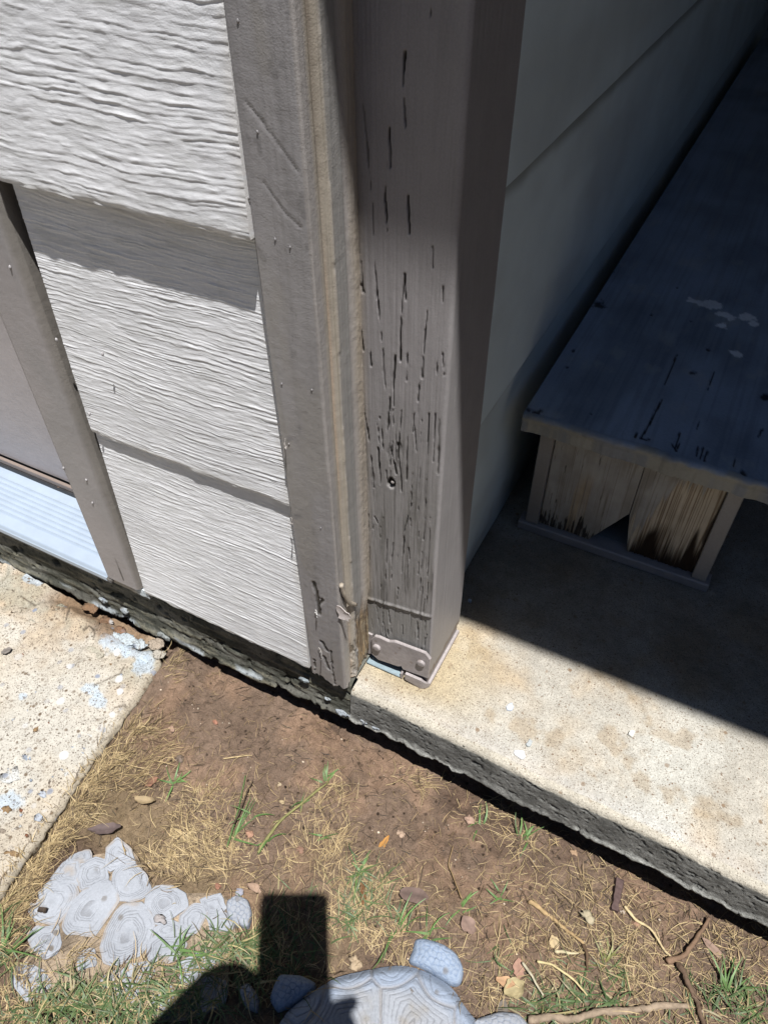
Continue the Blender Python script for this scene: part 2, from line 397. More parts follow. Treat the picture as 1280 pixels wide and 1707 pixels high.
# ------------------------------------------------------------------ SETTING: foundation under the front wall
def build_foundation():
    xs = np.concatenate([-1.12-np.geomspace(2, .02, 10), np.arange(-1.12, -.2955, .0024)])
    nx = len(xs)
    zb = .030+.020*sstep(-.75, -.3, xs)+.009*fbm(xs*13, xs*0, 3, 131)+.006*fbm(xs*55, xs*0+2, 3, 133)
    rows, cols = [], []
    for t in np.linspace(0, 1, 34):
        z = zb+(.130-zb)*t
        lip = sstep(.16+.16*fbm(xs*20, xs*0+t, 2, 137), .02, t+0*xs)
        strat = fbm(xs*18, z*170, 4, 139)
        pit = sstep(.35, .55, fbm(xs*60, z*95, 3, 141))
        y = .464-.007*(1-t)-.004*lip-.0021*strat-.0012*fbm(xs*90, z*200, 3, 140)+.006*pit+.003*fbm(xs*9, z*9, 2, 143)
        if t > .93: y = y+.006*(t-.93)/.07
        rows.append(np.stack([xs, y, z], 1))
        c = mix(np.array([.125, .122, .105]), [.07, .071, .058], sstep(-.25, .3, fbm(xs*22, z*60, 4, 145)))
        c = mix(c, [.23, .215, .16], .6*sstep(.15, .5, strat))
        c = mix(c, [.34, .37, .385], sstep(.25, .8, lip)*sstep(.12, .26, fbm(xs*17+2, z*60, 3, 147)))
        c = mix(c, [.022, .022, .018], pit*.7)
        cols.append(c)
    rows.append(np.stack([xs, np.full(nx, .62), np.full(nx, .132)], 1)); cols.append(np.broadcast_to([.2, .2, .18], (nx, 3)))
    P = np.stack(rows, 1); C = np.stack(cols, 1)
    under = P[:, :1].copy(); under[:, :, 1] += .4
    P = np.concatenate([under, P], 1); C = np.concatenate([C[:, :1]*.4, C], 1)
    o = shell('foundation', P, (0, 0, 0), M['face'], None, C, flip=True, sides=False)
    meta(o, 'dark mildewed crumbling concrete foundation edge below the siding', None, None, 'structure')
    # paint drips and mortar lumps hanging from the broken lower lip
    for k, (px, py, s, colr) in enumerate(((567, 1190, .010, (.5, .55, .6)), (582, 1197, .006, (.5, .55, .6)), (272, 1062, .014, (.42, .45, .44)), (205, 1020, .010, (.5, .55, .58)),
                               (170, 1003, .008, (.5, .55, .58)), (603, 1205, .008, (.5, .55, .6)), (545, 1168, .005, (.5, .55, .58)), (625, 1216, .009, (.5, .54, .58)), (505, 1136, .008, (.42, .47, .5)))):
        p = ony(px, py, .452)
        lump('mortar_drip', p+np.array([0, .003, 0]), (s*.85, s*.30, s*.42), np.array(colr)*.60, M['agg'], o, 160+k, nu=18, nv=12, rough=1.1)
def lump(name, p, r, colr, mat, parent=None, seed=0, loc=None, nu=10, nv=8, rough=.35):
    u = np.linspace(0, 2*math.pi, nu, endpoint=False); v = np.linspace(.12, math.pi-.12, nv)
    U, W = np.meshgrid(u, v, indexing='ij')
    k = 1+rough*fbm(np.cos(U)*1.7+seed*3.1, np.sin(U)*1.7+W*1.6, 3, seed)
    P = np.stack([p[0]+r[0]*k*np.cos(U)*np.sin(W), p[1]+r[1]*k*np.sin(U)*np.sin(W), p[2]+r[2]*k*np.cos(W)], -1)
    V = P.reshape(-1, 3); Fs = []
    for i in range(nu):
        j = (i+1) % nu
        for q in range(nv-1): Fs.append([i*nv+q, i*nv+q+1, j*nv+q+1, j*nv+q])
    Fs.append([i*nv for i in range(nu)]); Fs.append([i*nv+nv-1 for i in range(nu)][::-1])
    return mk(name, V, Fs, mat, parent, colr, loc, True)
build_foundation()

# ------------------------------------------------------------------ SETTING: concrete path on the left
def build_path():
    ys = np.concatenate([-.30-np.geomspace(3, .02, 12), np.arange(-.30, .4525, .0021)]); ny = len(ys)
    ex = path_edge_x(ys)+.0035*fbm(ys*12, ys*0, 3, 171)+.002*fbm(ys*60, ys*0, 3, 173)
    ex = ex-.03*sstep(.415, .440, ys)                              # broken corner
    rows, cols = [], []
    pcr = [[tuple(onz(a, b, .03)[:2]) for a, b in l] for l in ([(36, 994), (50, 1002), (66, 1010)], [(158, 1141), (180, 1130), (200, 1122), (206, 1112)], [(192, 1179), (212, 1174), (235, 1158)], [(140, 1050), (150, 1040), (160, 1055), (157, 1065)], [(10, 982), (24, 986)], [(105, 1020), (118, 1012), (112, 1035)], [(190, 1058), (205, 1066)], [(90, 1018), (100, 1016)])]
    offs = np.concatenate([np.geomspace(1.3, .56, 8), np.arange(.555, .010, -.0019)])
    patches = [(195, 1075, .036, .020), (225, 1085, .030, .016), (150, 1150, .018, .014), (240, 1110, .02, .022), (55, 965, .022, .012), (15, 1335, .02, .014), (40, 1160, .008, .006), (165, 1170, .016, .012)]
    for d in offs:
        x = ex-d
        crumb = sstep(.30, .44, ys+.05*fbm(x*14, ys*14, 3, 175))*sstep(.10, .0, np.abs(.43-ys)-.03)
        z = .030+.002*fbm(x*20, ys*20, 3, 177)+.001*fbm(x*120, ys*120, 2, 179)+.010*crumb*fbm(x*42, ys*42, 4, 181)-.003*max(0, 1-d/.02)-.013*sstep(.418, .440, ys+.012*fbm(x*30, ys*0, 3, 182))*sstep(-.90, -.84, x)
        ck = np.zeros(ny)
        for pts in pcr:
            ck = np.maximum(ck, sstep(.0019, .0007, segdist(x, ys, pts)+.0016*fbm(x*130, ys*130, 3, 184)))
        z = z-.0022*ck
        rows.append(np.stack([x, ys, z], 1))
        c = mix(CONC*np.array([1.10, 1.11, 1.13]), CONC*np.array([1.03, .97, .90]), sstep(-.2, .4, fbm(x*7, ys*7, 3, 183)))
        c = mix(c, [.38, .27, .16], .55*sstep(.25, .42, ys)*sstep(-.1, .4, fbm(x*15, ys*15, 4, 185)))
        c = mix(c, [.17, .105, .06], .85*sstep(.402, .43, ys+.02*fbm(x*25, ys*25, 3, 187))*sstep(-.90, -.84, x)*sstep(-.64, -.68, x))
        c = mix(c, [.25, .25, .20], .5*sstep(.33, .41, ys)*sstep(.1, .4, fbm(x*22+7, ys*22, 3, 189)))
        for k, (px, py, rx, ry) in enumerate(patches):
            p = onz(px, py, .03)
            dd = np.hypot((x-p[0])/rx, (ys-p[1])/ry)+.7*fbm(x*70, ys*70, 3, 191+k)
            c = mix(c, [.37, .44, .51], .7*sstep(1.05, .6, dd))
        c = mix(c, [.07, .055, .04], .85*ck)
        cols.append(c)
    for a in np.linspace(.2, 1, 4)*math.pi/2:
        r = .006
        rows.append(np.stack([ex-r+r*math.sin(a)+.0025*fbm(ys*90, ys*0+a, 3, 201), ys, .029-r+r*math.cos(a)-.003*sstep(.2, .5, fbm(ys*45, ys*0+9, 3, 202))-.013*sstep(.418, .440, ys)], 1)); cols.append(np.broadcast_to([.30, .26, .20], (ny, 3)))
    for q, z in enumerate(np.linspace(.016, -.03, 7)):
        rows.append(np.stack([ex+.0035*fbm(ys*110, ys*0+q*2.3, 3, 203)+.003*fbm(ys*30, ys*0+q*.9, 2, 204)-.003, ys, np.full(ny, z)], 1)); cols.append(np.broadcast_to([.17, .145, .105], (ny, 3)))
    P = np.stack(rows, 1); C = np.stack(cols, 1)
    o = shell('concrete_path', P, (0, .0, -.05), M['agg'], None, C, flip=True)
    # fix outward normals not needed: both sides shade alike
    meta(o, 'pale concrete path with exposed stones and crumbled back edge', None, None, 'structure')
    for k, (px, py, s, colr) in enumerate(((88, 1088, .008, (.4, .36, .3)), (60, 1040, .011, (.36, .33, .27)), (100, 1015, .010, (.36, .34, .26)), (110, 1025, .008, (.34, .32, .25)),
             (160, 1085, .012, (.40, .37, .30)), (215, 1068, .012, (.42, .47, .50)), (235, 1075, .010, (.42, .46, .48)), (18, 972, .010, (.36, .33, .27)), (195, 1062, .009, (.42, .47, .50)),
             (262, 1072, .010, (.34, .28, .22)), (150, 1010, .012, (.20, .12, .07)), (175, 1035, .010, (.17, .10, .06)), (200, 1050, .008, (.20, .115, .07)), (265, 1090, .008, (.38, .35, .3)), (30, 1015, .009, (.38, .33, .26)))):
        p = onz(px, py, .03)
        lump('concrete_crumb', p-np.array([0, 0, .0015]), (s*1.1, s*.8, s*.26), np.array(colr)*.9, M['agg'], o, 210+k, nu=20, nv=12, rough=1.0)
    # stones of the mix that stand a little out of the worn surface
    stone_cols = ((.55, .55, .53), (.30, .34, .40), (.26, .17, .09), (.22, .09, .05), (.42, .45, .50), (.30, .25, .2))
    sp = [(20, 1290, .030), (45, 1262, .016), (10, 1350, .02), (35, 1350, .012), (72, 1325, .018), (88, 1305, .020), (40, 1330, .008), (88, 1295, .006), (18, 1420, .020), (60, 1395, .010),
          (65, 1360, .014), (28, 1380, .008), (110, 1290, .007), (20, 1200, .016), (60, 1215, .012), (87, 1350, .009), (38, 1441, .011), (5, 1385, .012), (150, 1225, .008), (120, 1245, .006)]
    sp += [(rng.uniform(0, 240), rng.uniform(1080, 1470), rng.uniform(.003, .006)) for _ in range(70)]
    for k, (px, py, s) in enumerate(sp):
        p = onz(px, py, .031)
        if p[0] > path_edge_x(p[1])-.015: continue
        lump('embedded_stone', (p[0], p[1], .0294), (s*.5*rng.uniform(.5, 1.1), s*.5*rng.uniform(.4, .9), .0016), np.array(stone_cols[k % 6 if k < 20 else int(rng.integers(0, 6))])*.85, M['agg'], o, 240+k, nu=11, nv=5, rough=1.0)
build_path()

# ------------------------------------------------------------------ FRONT WALL: siding, corner board, caulked strip
wall = thing('house_wall', (-.49, .47, .13), 'white embossed lap siding wall with taupe corner board', 'wall')
def siding_grid(x0, x1, z0, z1, ybot, ytop, seed, rough=1.0, du=.0019, dv=.00048):
    nu = int((x1-x0)/du); nv = int((z1-z0)/dv)
    X, Z = np.meshgrid(np.linspace(x0, x1, nu), np.linspace(z0, z1, nv), indexing='ij')
    v = (Z-z0)/(z1-z0)
    warp = .006*fbm(X*7, Z*14, 3, seed)+.0022*fbm(X*26, Z*40, 3, seed+1)+.0008*fbm(X*90, Z*120, 2, seed+8)+.016*fbm(X*2.2, Z*4, 2, seed+12)
    per = .0047+.0015*rough
    w = (Z+warp)/per
    iw = np.floor(w); fr = w-iw
    sid = _h(iw, iw*0+3, seed)
    along = sstep(-.40, .20, fbm(X*(6+9*rough)+iw*7.3, iw*1.7, 3, seed+2))            # each ledge comes and goes along its length
    saw = np.where(fr < .13, fr/.13, ((1-fr)/.87)**1.7)
    w2 = (Z+warp*.8)/(per*.47)+fbm(X*9, Z*20, 2, seed+14); i2 = np.floor(w2); f2 = w2-i2
    a2 = sstep(-.05, .35, fbm(X*20+i2*3.1, i2*2.3, 3, seed+15)); saw2 = np.where(f2 < .25, f2/.25, (1-f2)/.75)
    calm = sstep(-.30, .15, fbm(X*5+3, (Z+warp)*20, 3, seed+2))
    g2 = fbm(X*42, (Z+warp)*440, 3, seed+4); g3 = fbm(X*130, (Z+warp)*330, 2, seed+6)
    blot = fbm(X*55, Z*95, 3, seed+5)
    d = (.00054*saw*(.30+.70*sid)*along*(.08+.92*calm) +   .00030*saw2*a2 + .00020*g2 + .00017*g3 + .00034*max(0, rough-.6)*blot)*(1.04+.02*rough)
    Y = ybot+(ytop-ybot)*v - d
    # hand-worn lower arris
    edge = sstep(.004, .0, Z-z0); Y = Y+.002*edge*(.6+.6*fbm(X*50, X*0, 2, seed+9))
    P = np.stack([X, Y, Z + .0010*edge*fbm(X*40, X*0+5, 3, seed+10)], -1)
    c = mix(WHITE, WHITE*np.array([.90, .90, .90]), sstep(0, .5, fbm(X*10, Z*16, 3, seed+7)))
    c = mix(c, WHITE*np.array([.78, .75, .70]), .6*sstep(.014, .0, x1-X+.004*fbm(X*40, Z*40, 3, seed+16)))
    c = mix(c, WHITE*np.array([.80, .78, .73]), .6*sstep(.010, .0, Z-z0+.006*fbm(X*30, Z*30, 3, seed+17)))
    c = mix(c, WHITE*np.array([.88, .88, .87]), sstep(.1, .5, fbm(X*30, Z*120, 3, seed+18)))
    return P, c
boards = [(.155, .455, .4455, .458, 0), (.4515, .750, .4515, .462, 1), (.7465, 1.047, .4435, .456, 2)]
for z0, z1, yb, yt, k in boards:
    x0 = (-.630, -.628, -.628)[k]; x1 = (-.3505, -.3500, -.3490)[k]
    if k == 2: P, c = siding_grid(x0, x1, z0, z1, yb, yt, 300+40*k, 1.7, .0022, .0008)
    else: P, c = siding_grid(x0, x1, z0, z1, yb, yt, 300+40*k, (.35, .8)[k])
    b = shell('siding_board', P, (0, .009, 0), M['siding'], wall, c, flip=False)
    for (px, py) in ({0: ((490, 1085),), 1: ((462, 812), (458, 800)), 2: ((358, 352),)}[k]):
        p = ony(px, py, yb)
        lump('nail_head', (p[0], yb+.0035, p[2]), (.0042, .0026, .0042), WHITE*.93, M['siding'], b, 330+k, nu=10, nv=7, rough=.12)
# upper courses, beyond the frame
for k in range(3, 8):
    z0 = .155+.2957*k
    X, Z = np.meshgrid(np.linspace(-.62 if k < 7 else -1.7, -.350, 20), np.linspace(z0, z0+.302, 16), indexing='ij')
    shell('siding_board', np.stack([X, .4445+.012*(Z-z0)/.3+.0006*fbm(X*20, Z*200, 2, k), Z], -1), (0, .009, 0), M['siding'], wall, WHITE)
box('sheathing', (-.66, .475, .134), (-.30, .56, 2.5), M['wood'], wall, (.2, .15, .1))
box('sheathing', (-3.2, .475, .134), (-1.68, .56, 2.5), M['siding'], wall, WHITE)
box('sheathing', (-1.68, .475, 2.2), (-.66, .56, 2.5), M['siding'], wall, WHITE)

def streak(X, Z, lst, wid):
    m = np.zeros(X.shape)
    for pts, s in lst:
        D = segdist(X, Z, pts); m = np.maximum(m, s*sstep(wid*1.25, wid*.55, D+.0004*fbm(X*900, Z*220, 2, 5)))
    return m
# corner board: front face and the deep side face with its caulk lines, wrapped in one sheet
TY0, TY1, TX0, TX1 = .4485, .5165, -.3475, -.2965
def build_corner():
    rr = .0028
    uf = np.arange(TX0, TX1-rr, .0014); ua = np.linspace(0, math.pi/2, 5)[1:-1]; us = np.arange(TY0+rr, TY1+.003, .0009)
    px = np.concatenate([uf, TX1-rr+rr*np.sin(ua), np.full(len(us), TX1)]); py = np.concatenate([np.full(len(uf), TY0), TY0+rr-rr*np.cos(ua), us])
    nxv = np.concatenate([np.zeros(len(uf)), np.sin(ua), np.ones(len(us))]); nyv = np.concatenate([-np.ones(len(uf)), -np.cos(ua), np.zeros(len(us))])
    zs = np.concatenate([np.arange(.136, 1.02, .0016), np.geomspace(1.03, 2.45, 14)])
    U = np.arange(len(px)); front = (U < len(uf))
    PX, Z = np.meshgrid(px, zs, indexing='ij'); PY = np.broadcast_to(py[:, None], PX.shape); NX = nxv[:, None]; NY = nyv[:, None]
    s = np.where(front[:, None], 0.0, PY-TY0)                       # depth along the side face
    xx = np.where(front[:, None], PX-TX0, 0)
    d = .00010*fbm((PX+PY)*1100, Z*5, 2, 400)+.00018*fbm(PX*60, Z*10, 3, 401)+.00007*fbm((PX+PY)*420, Z*160, 3, 403)
    side = (~front)[:, None]
    # board thickness ends, caulk groove, strip, caulk fillet against the post
    wob = .0012*fbm(Z*9, Z*0, 3, 405)
    s1 = s+wob
    groove = np.exp(-((s1-.0215)/.0035)**2); strip = sstep(.029, .031, s1)*sstep(.050, .048, s1); fil = sstep(.050, .062, s1)
    d = d + side*(-.0045*groove+.0010*strip-.002*sstep(.029, .0275, np.abs(s1-.0025)+.0245)*0+.0030*fil*(.9+.16*fbm(PY*120, Z*26, 3, 407)+.10*fbm(PY*300, Z*300, 2, 408)))
    bead = np.exp(-((s1-.0300)/.0012)**2)*sstep(.1, .4, fbm(Z*26, Z*0+2, 3, 409)+.25); d = d+side*.0012*bead
    c = np.broadcast_to(TAUPE, PX.shape+(3,))
    c = mix(c, TAUPE*.86, .8*sstep(-.1, .5, fbm(PX*40, Z*5, 3, 411)))
    c = mix(c, TAUPE*.78, .5*sstep(.15, .5, fbm((PX+PY)*420, Z*4, 3, 410)))
    c = mix(c, TAUPE*.62, .7*sstep(.42, .6, fbm(PX*120, Z*60, 4, 409)))
    c = mix(c, TAUPE*np.array([1.0, .98, .9])*.92, .6*sstep(.0, .4, fbm(PX*30+4, Z*9, 3, 412)))
    cs = mix(TAUPE*np.array([1.12, 1.10, 1.05]), [.37, .325, .26], sstep(.008, .016, s1)*sstep(.036, .026, s1)*(.75+.25*fbm(PY*300, Z*4, 2, 413)))
    cs = mix(cs, [.38, .275, .20], .6*np.exp(-((s1-.0225)/.0016)**2)*sstep(-.3, .2, fbm(Z*5, Z*0, 2, 415)))
    cs = mix(cs, [.10, .072, .05], .85*np.exp(-((s1-.0195)/.0055)**2)*sstep(.66, .95, Z))
    cs = mix(cs, GREYW*(.95), strip*.8*(.8+.4*fbm(PY*500, Z*5, 2, 416)))
    cs = mix(cs, [.335, .285, .225], fil*(.75+.25*fbm(PY*200, Z*30, 2, 417)))
    lines = sstep(.25, .5, fbm(PY*900, Z*7, 2, 419)); cs = mix(cs, cs*.72, .6*lines)
    c = np.where(side[..., None], cs, c)
    # wear near the bottom: split and peeled paint, rotten end grain
    rot = sstep(.275, .225, Z+.03*fbm(PY*120, Z*12, 3, 421))*side*sstep(.030, .042, s1+.006*fbm(PY*100, Z*60, 3, 422))
    wood_c = mix(np.array([.25, .175, .10]), [.07, .045, .028], sstep(-.15, .3, fbm(PY*420, Z*14, 3, 423)))
    wood_c = mix(wood_c, [.32, .27, .19], .7*sstep(.1, .4, fbm(PY*500+3, Z*20, 3, 425)))
    c = mix(c*1.0, 0*c, 0*rot) if False else c*(1-rot[..., None])+wood_c*rot[..., None]
    d = d-rot*(.003+.0045*np.abs(fbm(PY*330, Z*16, 3, 427)))+rot*.002*fbm(PY*80, Z*50, 3, 428)
    flk = sstep(.30, .16, Z+.05*fbm(PY*60+PX*60, Z*18, 3, 434))*side*sstep(.012, .020, s1)*(1-rot)
    chp = flk*sstep(.08, .22, fbm((PX+PY)*190, Z*70, 4, 436))
    c = mix(c, [.42, .40, .385], chp*.55*sstep(0, .2, fbm(PY*90, Z*30, 2, 437))); c = mix(c, [.10, .075, .05], chp*sstep(.0, .25, fbm((PX+PY)*260, Z*60, 3, 438))); d = d-.0022*chp
    peel = np.zeros(PX.shape)
    for pts, wd in (([(523, 972), (528, 990), (530, 1006), (532, 1024)], .0028), ([(529, 1010), (538, 1000)], .0018), ([(536, 1070), (545, 1085)], .0028), ([(540, 1095), (548, 1115)], .0022), ([(551, 1085), (553, 1110), (558, 1140)], .0011), ([(524, 1100), (526, 1122)], .0010)):
        q = [tuple(ony(a, b, TY0)[[0, 2]]) for a, b in pts]
        D = segdist(PX, Z, q)+.0012*fbm(PX*300, Z*180, 3, 431)
        peel = np.maximum(peel, sstep(wd*1.1, wd*.7, D))
    peel = peel*(front[:, None])
    c = mix(c, [.06, .055, .05], peel); d = d-.0022*peel
    scr = np.zeros(PX.shape)
    for pts in ([(410, 170), (452, 225), (495, 285)], [(440, 305), (475, 355), (502, 380)], [(418, 180), (440, 205)]):
        q = [tuple(ony(a, b, TY0)[[0, 2]]) for a, b in pts]; scr = np.maximum(scr, sstep(.0014, .0006, segdist(PX, Z, q)))
    d = d-.0006*scr*front[:, None]
    bots = (.012*fbm(PX*110+PY*90, PX*0+1, 3, 433)+.004)*sstep(.165, .136, Z)+np.where(side, -.010*sstep(.02, .035, s1)*sstep(.2, .136, Z), 0)
    P = np.stack([PX+NX*d, PY+NY*d, Z+bots], -1)
    o = shell('corner_board', P, (-.004, .004, 0), M['trim'], wall, c, flip=False)
    o['label'] = 'taupe corner board with caulk lines and rotted lower end'
    # curled paint flakes and small drips on it
    for k, (px, py, w, h, colr, tl) in enumerate(((574, 1021, .0185, .022, (.60, .54, .52), .2), (538, 1083, .010, .009, (.5, .47, .44), .9), (530, 1018, .006, .006, (.7, .68, .66), .5), (490, 864, .006, .007, (.36, .33, .31), .7), (479, 735, .007, .006, (.36, .33, .31), .6)  )):
        p = ony(px, py, TY0 if px < 560 else TY0+.012)
        if px > 560: p = CPOS+ray(px, py)*((TX1+(.006 if k == 0 else .001))/ray(px, py)[0])
        n = 5; G = np.zeros((n, n, 3))
        for i in range(n):
            for j in range(n):
                a, b = i/(n-1)-.5, j/(n-1)-.5
                q = np.array([a*w*(.6+.6*vn(np.array([j*.9+k]), np.array([k*2.]), 3)[0]), -.003-tl*.011*(a+.5)**2-.003*b*b, b*h*(.7+.5*vn(np.array([i*.8+k]), np.array([k*3.]), 4)[0])])+.0016*np.array([rng.random(), rng.random(), rng.random()])
                if px > 560 and k: q = np.array([-q[1]+.002, a*w*.8, b*h+.002*a])
                G[i, j] = p+q
        shell('paint_flake', G, (0, .0006, 0) if px < 560 or not k else (-.0006, 0, 0), M['trim'], o, colr, smooth=True)
    for k, (px, py) in enumerate(((397, 35), (459, 399), (482, 740), (484, 412), (415, 330), (430, 220), (470, 640), (520, 650), (535, 880))):
        p = ony(px, py, TY0); lump('paint_drip', (p[0], TY0-.0003, p[2]), (.0010, .0007, .0014), TAUPE*.9, M['trim'], o, 440+k, nu=7, nv=5)
    # the bead of loose caulk rolled out at the foot of the seam
    q = [CPOS+ray(a, b)*((TX1+.003)/ray(a, b)[0]) for a, b in ((569, 975), (573, 992), (583, 1003), (592, 1008))]
    tube('loose_caulk', smoothline(q, 4), [.0018, .0025]+[.003]*9+[.0035, .002][:2][-1:], M['trim'], o, (.36, .31, .25), loc=None) if False else tube('loose_caulk', smoothline(q, 4), .0027, M['trim'], o, (.36, .31, .25))
    # filler between the siding ends and the board
    z = np.arange(.15, 1.05, .004); w = .0018+.0014*fbm(z*30, z*0, 3, 451)
    P = np.stack([np.stack([np.full(len(z), -.3512)+.0005*fbm(z*40, z*0+k, 2, 453), np.full(len(z), .4545-.0014*math.sin(k/3*math.pi))+.001*fbm(z*25, z*0+k*.3, 3, 455), z], 1)+np.array([[k/3*.0036, 0, 0]]) for k in range(4)], 0)
    shell('caulk_bead', P, (0, .006, 0), M['trim'], wall, mix(np.array([.46, .40, .33]), [.62, .66, .70], sstep(.1, .3, fbm(P[..., 2]*14, P[..., 2]*0, 2, 457))))
build_corner()

# ------------------------------------------------------------------ DOOR at the left: casing, slab, sweep, aluminium threshold
door = thing('entry_door', (-1.15, .50, .14), 'taupe framed entry door above a bright ridged aluminium threshold', 'door')
def build_door():
    X, Z = np.meshgrid(np.linspace(-.701, -.6375, 24), np.concatenate([np.arange(.158, 1.02, .004), np.linspace(1.05, 2.18, 8)]), indexing='ij')
    def bend(x): return np.where(x > -.645, .010*((x+.645)/.0075)**2, 0)
    d = .0002*fbm(X*40, Z*8, 3, 461)+.0001*fbm(X*300, Z*20, 2, 463)
    Y = .4435+bend(X)-d; Y = Y+.004*sstep(.0025, 0, X+.701)
    c = mix(TAUPE*np.array([1.12, 1.09, 1.09]), TAUPE, sstep(-.2, .4, fbm(X*20, Z*5, 3, 465)))
    c = mix(c, TAUPE*np.array([.62, .60, .50]), .75*sstep(-.6475, -.6385, X))
    q = [tuple(ony(a, b, .4435)[[0, 2]]) for a, b in ((191, 930), (197, 945), (203, 957), (207, 968))]
    cr = sstep(.0016, .0006, segdist(X, Z, q)); c = mix(c, CRACK, cr)
    cas = shell('door_casing', np.stack([X, Y, Z], -1), (0, .10, 0), M['trim'], door, c)
    for k, (px, py) in enumerate(((18, 445), (95, 566), (107, 780), (145, 800), (150, 690), (172, 590), (155, 838))):
        p = ony(px, py, .4435); lump('paint_drip', (p[0], .4432, p[2]), (.0015, .0018, .0022), TAUPE*1.25, M['trim'], cas, 470+k, nu=7, nv=5)
    shell('door_casing', np.stack([X-.905, Y, Z], -1)[::-1], (0, .10, 0), M['trim'], door, c, flip=True)
    X, Z = np.meshgrid(np.linspace(-1.56, -.66, 60), np.linspace(.178, 2.18, 60), indexing='ij')
    shell('door_panel', np.stack([X, .560+.0004*fbm(X*20, Z*20, 2, 475), Z], -1), (0, .04, 0), M['trim'], door, TAUPE*np.array([1.30, 1.25, 1.25]))
    box('door_sweep', (-1.56, .552, .166), (-.66, .558, .176), M['trim'], door, (.22, .175, .15))
    box('door_sweep', (-1.56, .549, .157), (-.66, .556, .1655), M['metal'], door, (.03, .03, .032))
    # threshold: flat top with fluted ridges, a rolled nose and a thin dark kick strip under it
    ys = np.linspace(.4465, .556, 220); v = (ys-.4465)/.1095
    fl = np.zeros(len(ys))
    for k in range(7): fl += np.exp(-((v-(.24+k*.085))/.018)**2)
    z = .1545+.004*v+.0014*fl-.006*np.exp(-(v/.03)**2)
    xs = np.linspace(-1.59, -.7005, 40)
    P = np.stack([np.broadcast_to(xs[:, None], (40, 220)), np.broadcast_to(ys, (40, 220)), np.broadcast_to(z, (40, 220))+.0003*fbm(xs[:, None]*9, ys[None]*60, 2, 481)], -1)
    c = np.broadcast_to(np.array([.40, .47, .56]), (40, 220, 3)); c = mix(c, [.27, .33, .42], (np.clip(fl, 0, 1)*.35)[None, :]*np.ones((40, 1)))
    th = shell('threshold', P, (0, 0, -.008), M['alu'], door, c, flip=False)
    box('nose_strip', (-1.59, .4475, .1345), (-.7005, .4545, .1455), M['metal'], th, (.05, .05, .05))
    lump('caulk_lump', (-.6985, .4455, .151), (.006, .004, .005), (.12, .11, .10), M['stone'], th, 483)
    # mortar smear under the casing foot
    P = np.stack(np.meshgrid(np.linspace(-.702, -.628, 30), np.linspace(.140, .1555, 6), indexing='ij'), -1)
    G = np.stack([P[..., 0], .449+.002*fbm(P[..., 0]*60, P[..., 1]*90, 3, 485), P[..., 1]], -1)
    shell('mortar_smear', G, (0, .02, 0), M['stone'], door, mix(np.array([.34, .31, .26]), [.5, .55, .58], sstep(-.66, -.64, P[..., 0])))
build_door()

# ------------------------------------------------------------------ PORCH POST with cracked paint and its steel base
PX0, PX1, PY0, PY1 = -.302, -.2065, .5165, .6165
post = thing('porch_post', ((PX0+PX1)/2, (PY0+PY1)/2, ZS), 'weathered taupe timber post with black cracks on a steel base', 'post')
def P2(lst): return [tuple(ony(a, b, PY0)[[0, 2]]) for a, b in lst]
CR = [([(625, 450), (630, 509), (636, 567), (639, 618), (643, 653)], .9), ([(675, 458), (669, 509), (667, 552), (667, 602)], 1), ([(658, 594), (656, 640), (656, 677)], 1), ([(650, 663), (648, 690), (645, 719)], 1),
      ([(712, 520), (708, 552), (703, 630)], .9), ([(679, 575), (677, 634)], .9), ([(595, 465), (609, 490)], .9), ([(597, 536), (605, 583)], 1), ([(617, 583), (619, 610)], .9), ([(597, 622), (607, 684), (615, 731), (623, 813)], 1),
      ([(633, 696), (638, 747)], .9), ([(630, 747), (634, 813)], 1), ([(669, 684), (664, 750), (669, 821)], .8), ([(699, 637), (696, 669)], .8), ([(727, 595), (728, 622)], .7), ([(738, 590), (739, 626)], .7),
      ([(605, 810), (609, 856)], 1), ([(623, 860), (634, 880)], .8), ([(685, 840), (673, 887), (670, 954)], .9), ([(658, 868), (652, 950)], .8), ([(675, 87), (671, 127), (676, 210)], 1), ([(720, 0), (716, 35)], 1),
      ([(649, 214), (651, 280)], 1), ([(645, 271), (642, 332), (645, 385)], 1), ([(680, 326), (683, 389)], 1), ([(721, 411), (721, 446)], .8), ([(605, 175), (620, 332), (624, 437), (627, 499)], .6), ([(585, 350), (602, 437), (605, 486)], .9),
      ([(675, 457), (675, 499)], .8), ([(650, 745), (660, 790)], 1), ([(655, 735), (650, 775)], .9), ([(662, 740), (664, 765)], 1), ([(690, 690), (688, 720)], .8), ([(703, 700), (701, 740)], .7), ([(715, 690), (712, 760)], .7),
      ([(725, 690), (722, 770)], .7), ([(732, 700), (729, 790)], .7), ([(679, 720), (677, 800)], .8), ([(688, 790), (684, 840)], .7), ([(700, 780), (697, 850)], .6), ([(711, 800), (706, 900)], .6), ([(645, 900), (642, 985)], .6),
      ([(716, 880), (712, 960)], .6), ([(704, 920), (700, 985)], .6), ([(625, 1000), (634, 1060)], .5), ([(646, 1012), (649, 1040)], .7), ([(694, 1030), (696, 1066)], .9), ([(708, 1035), (707, 1080)], .6)]
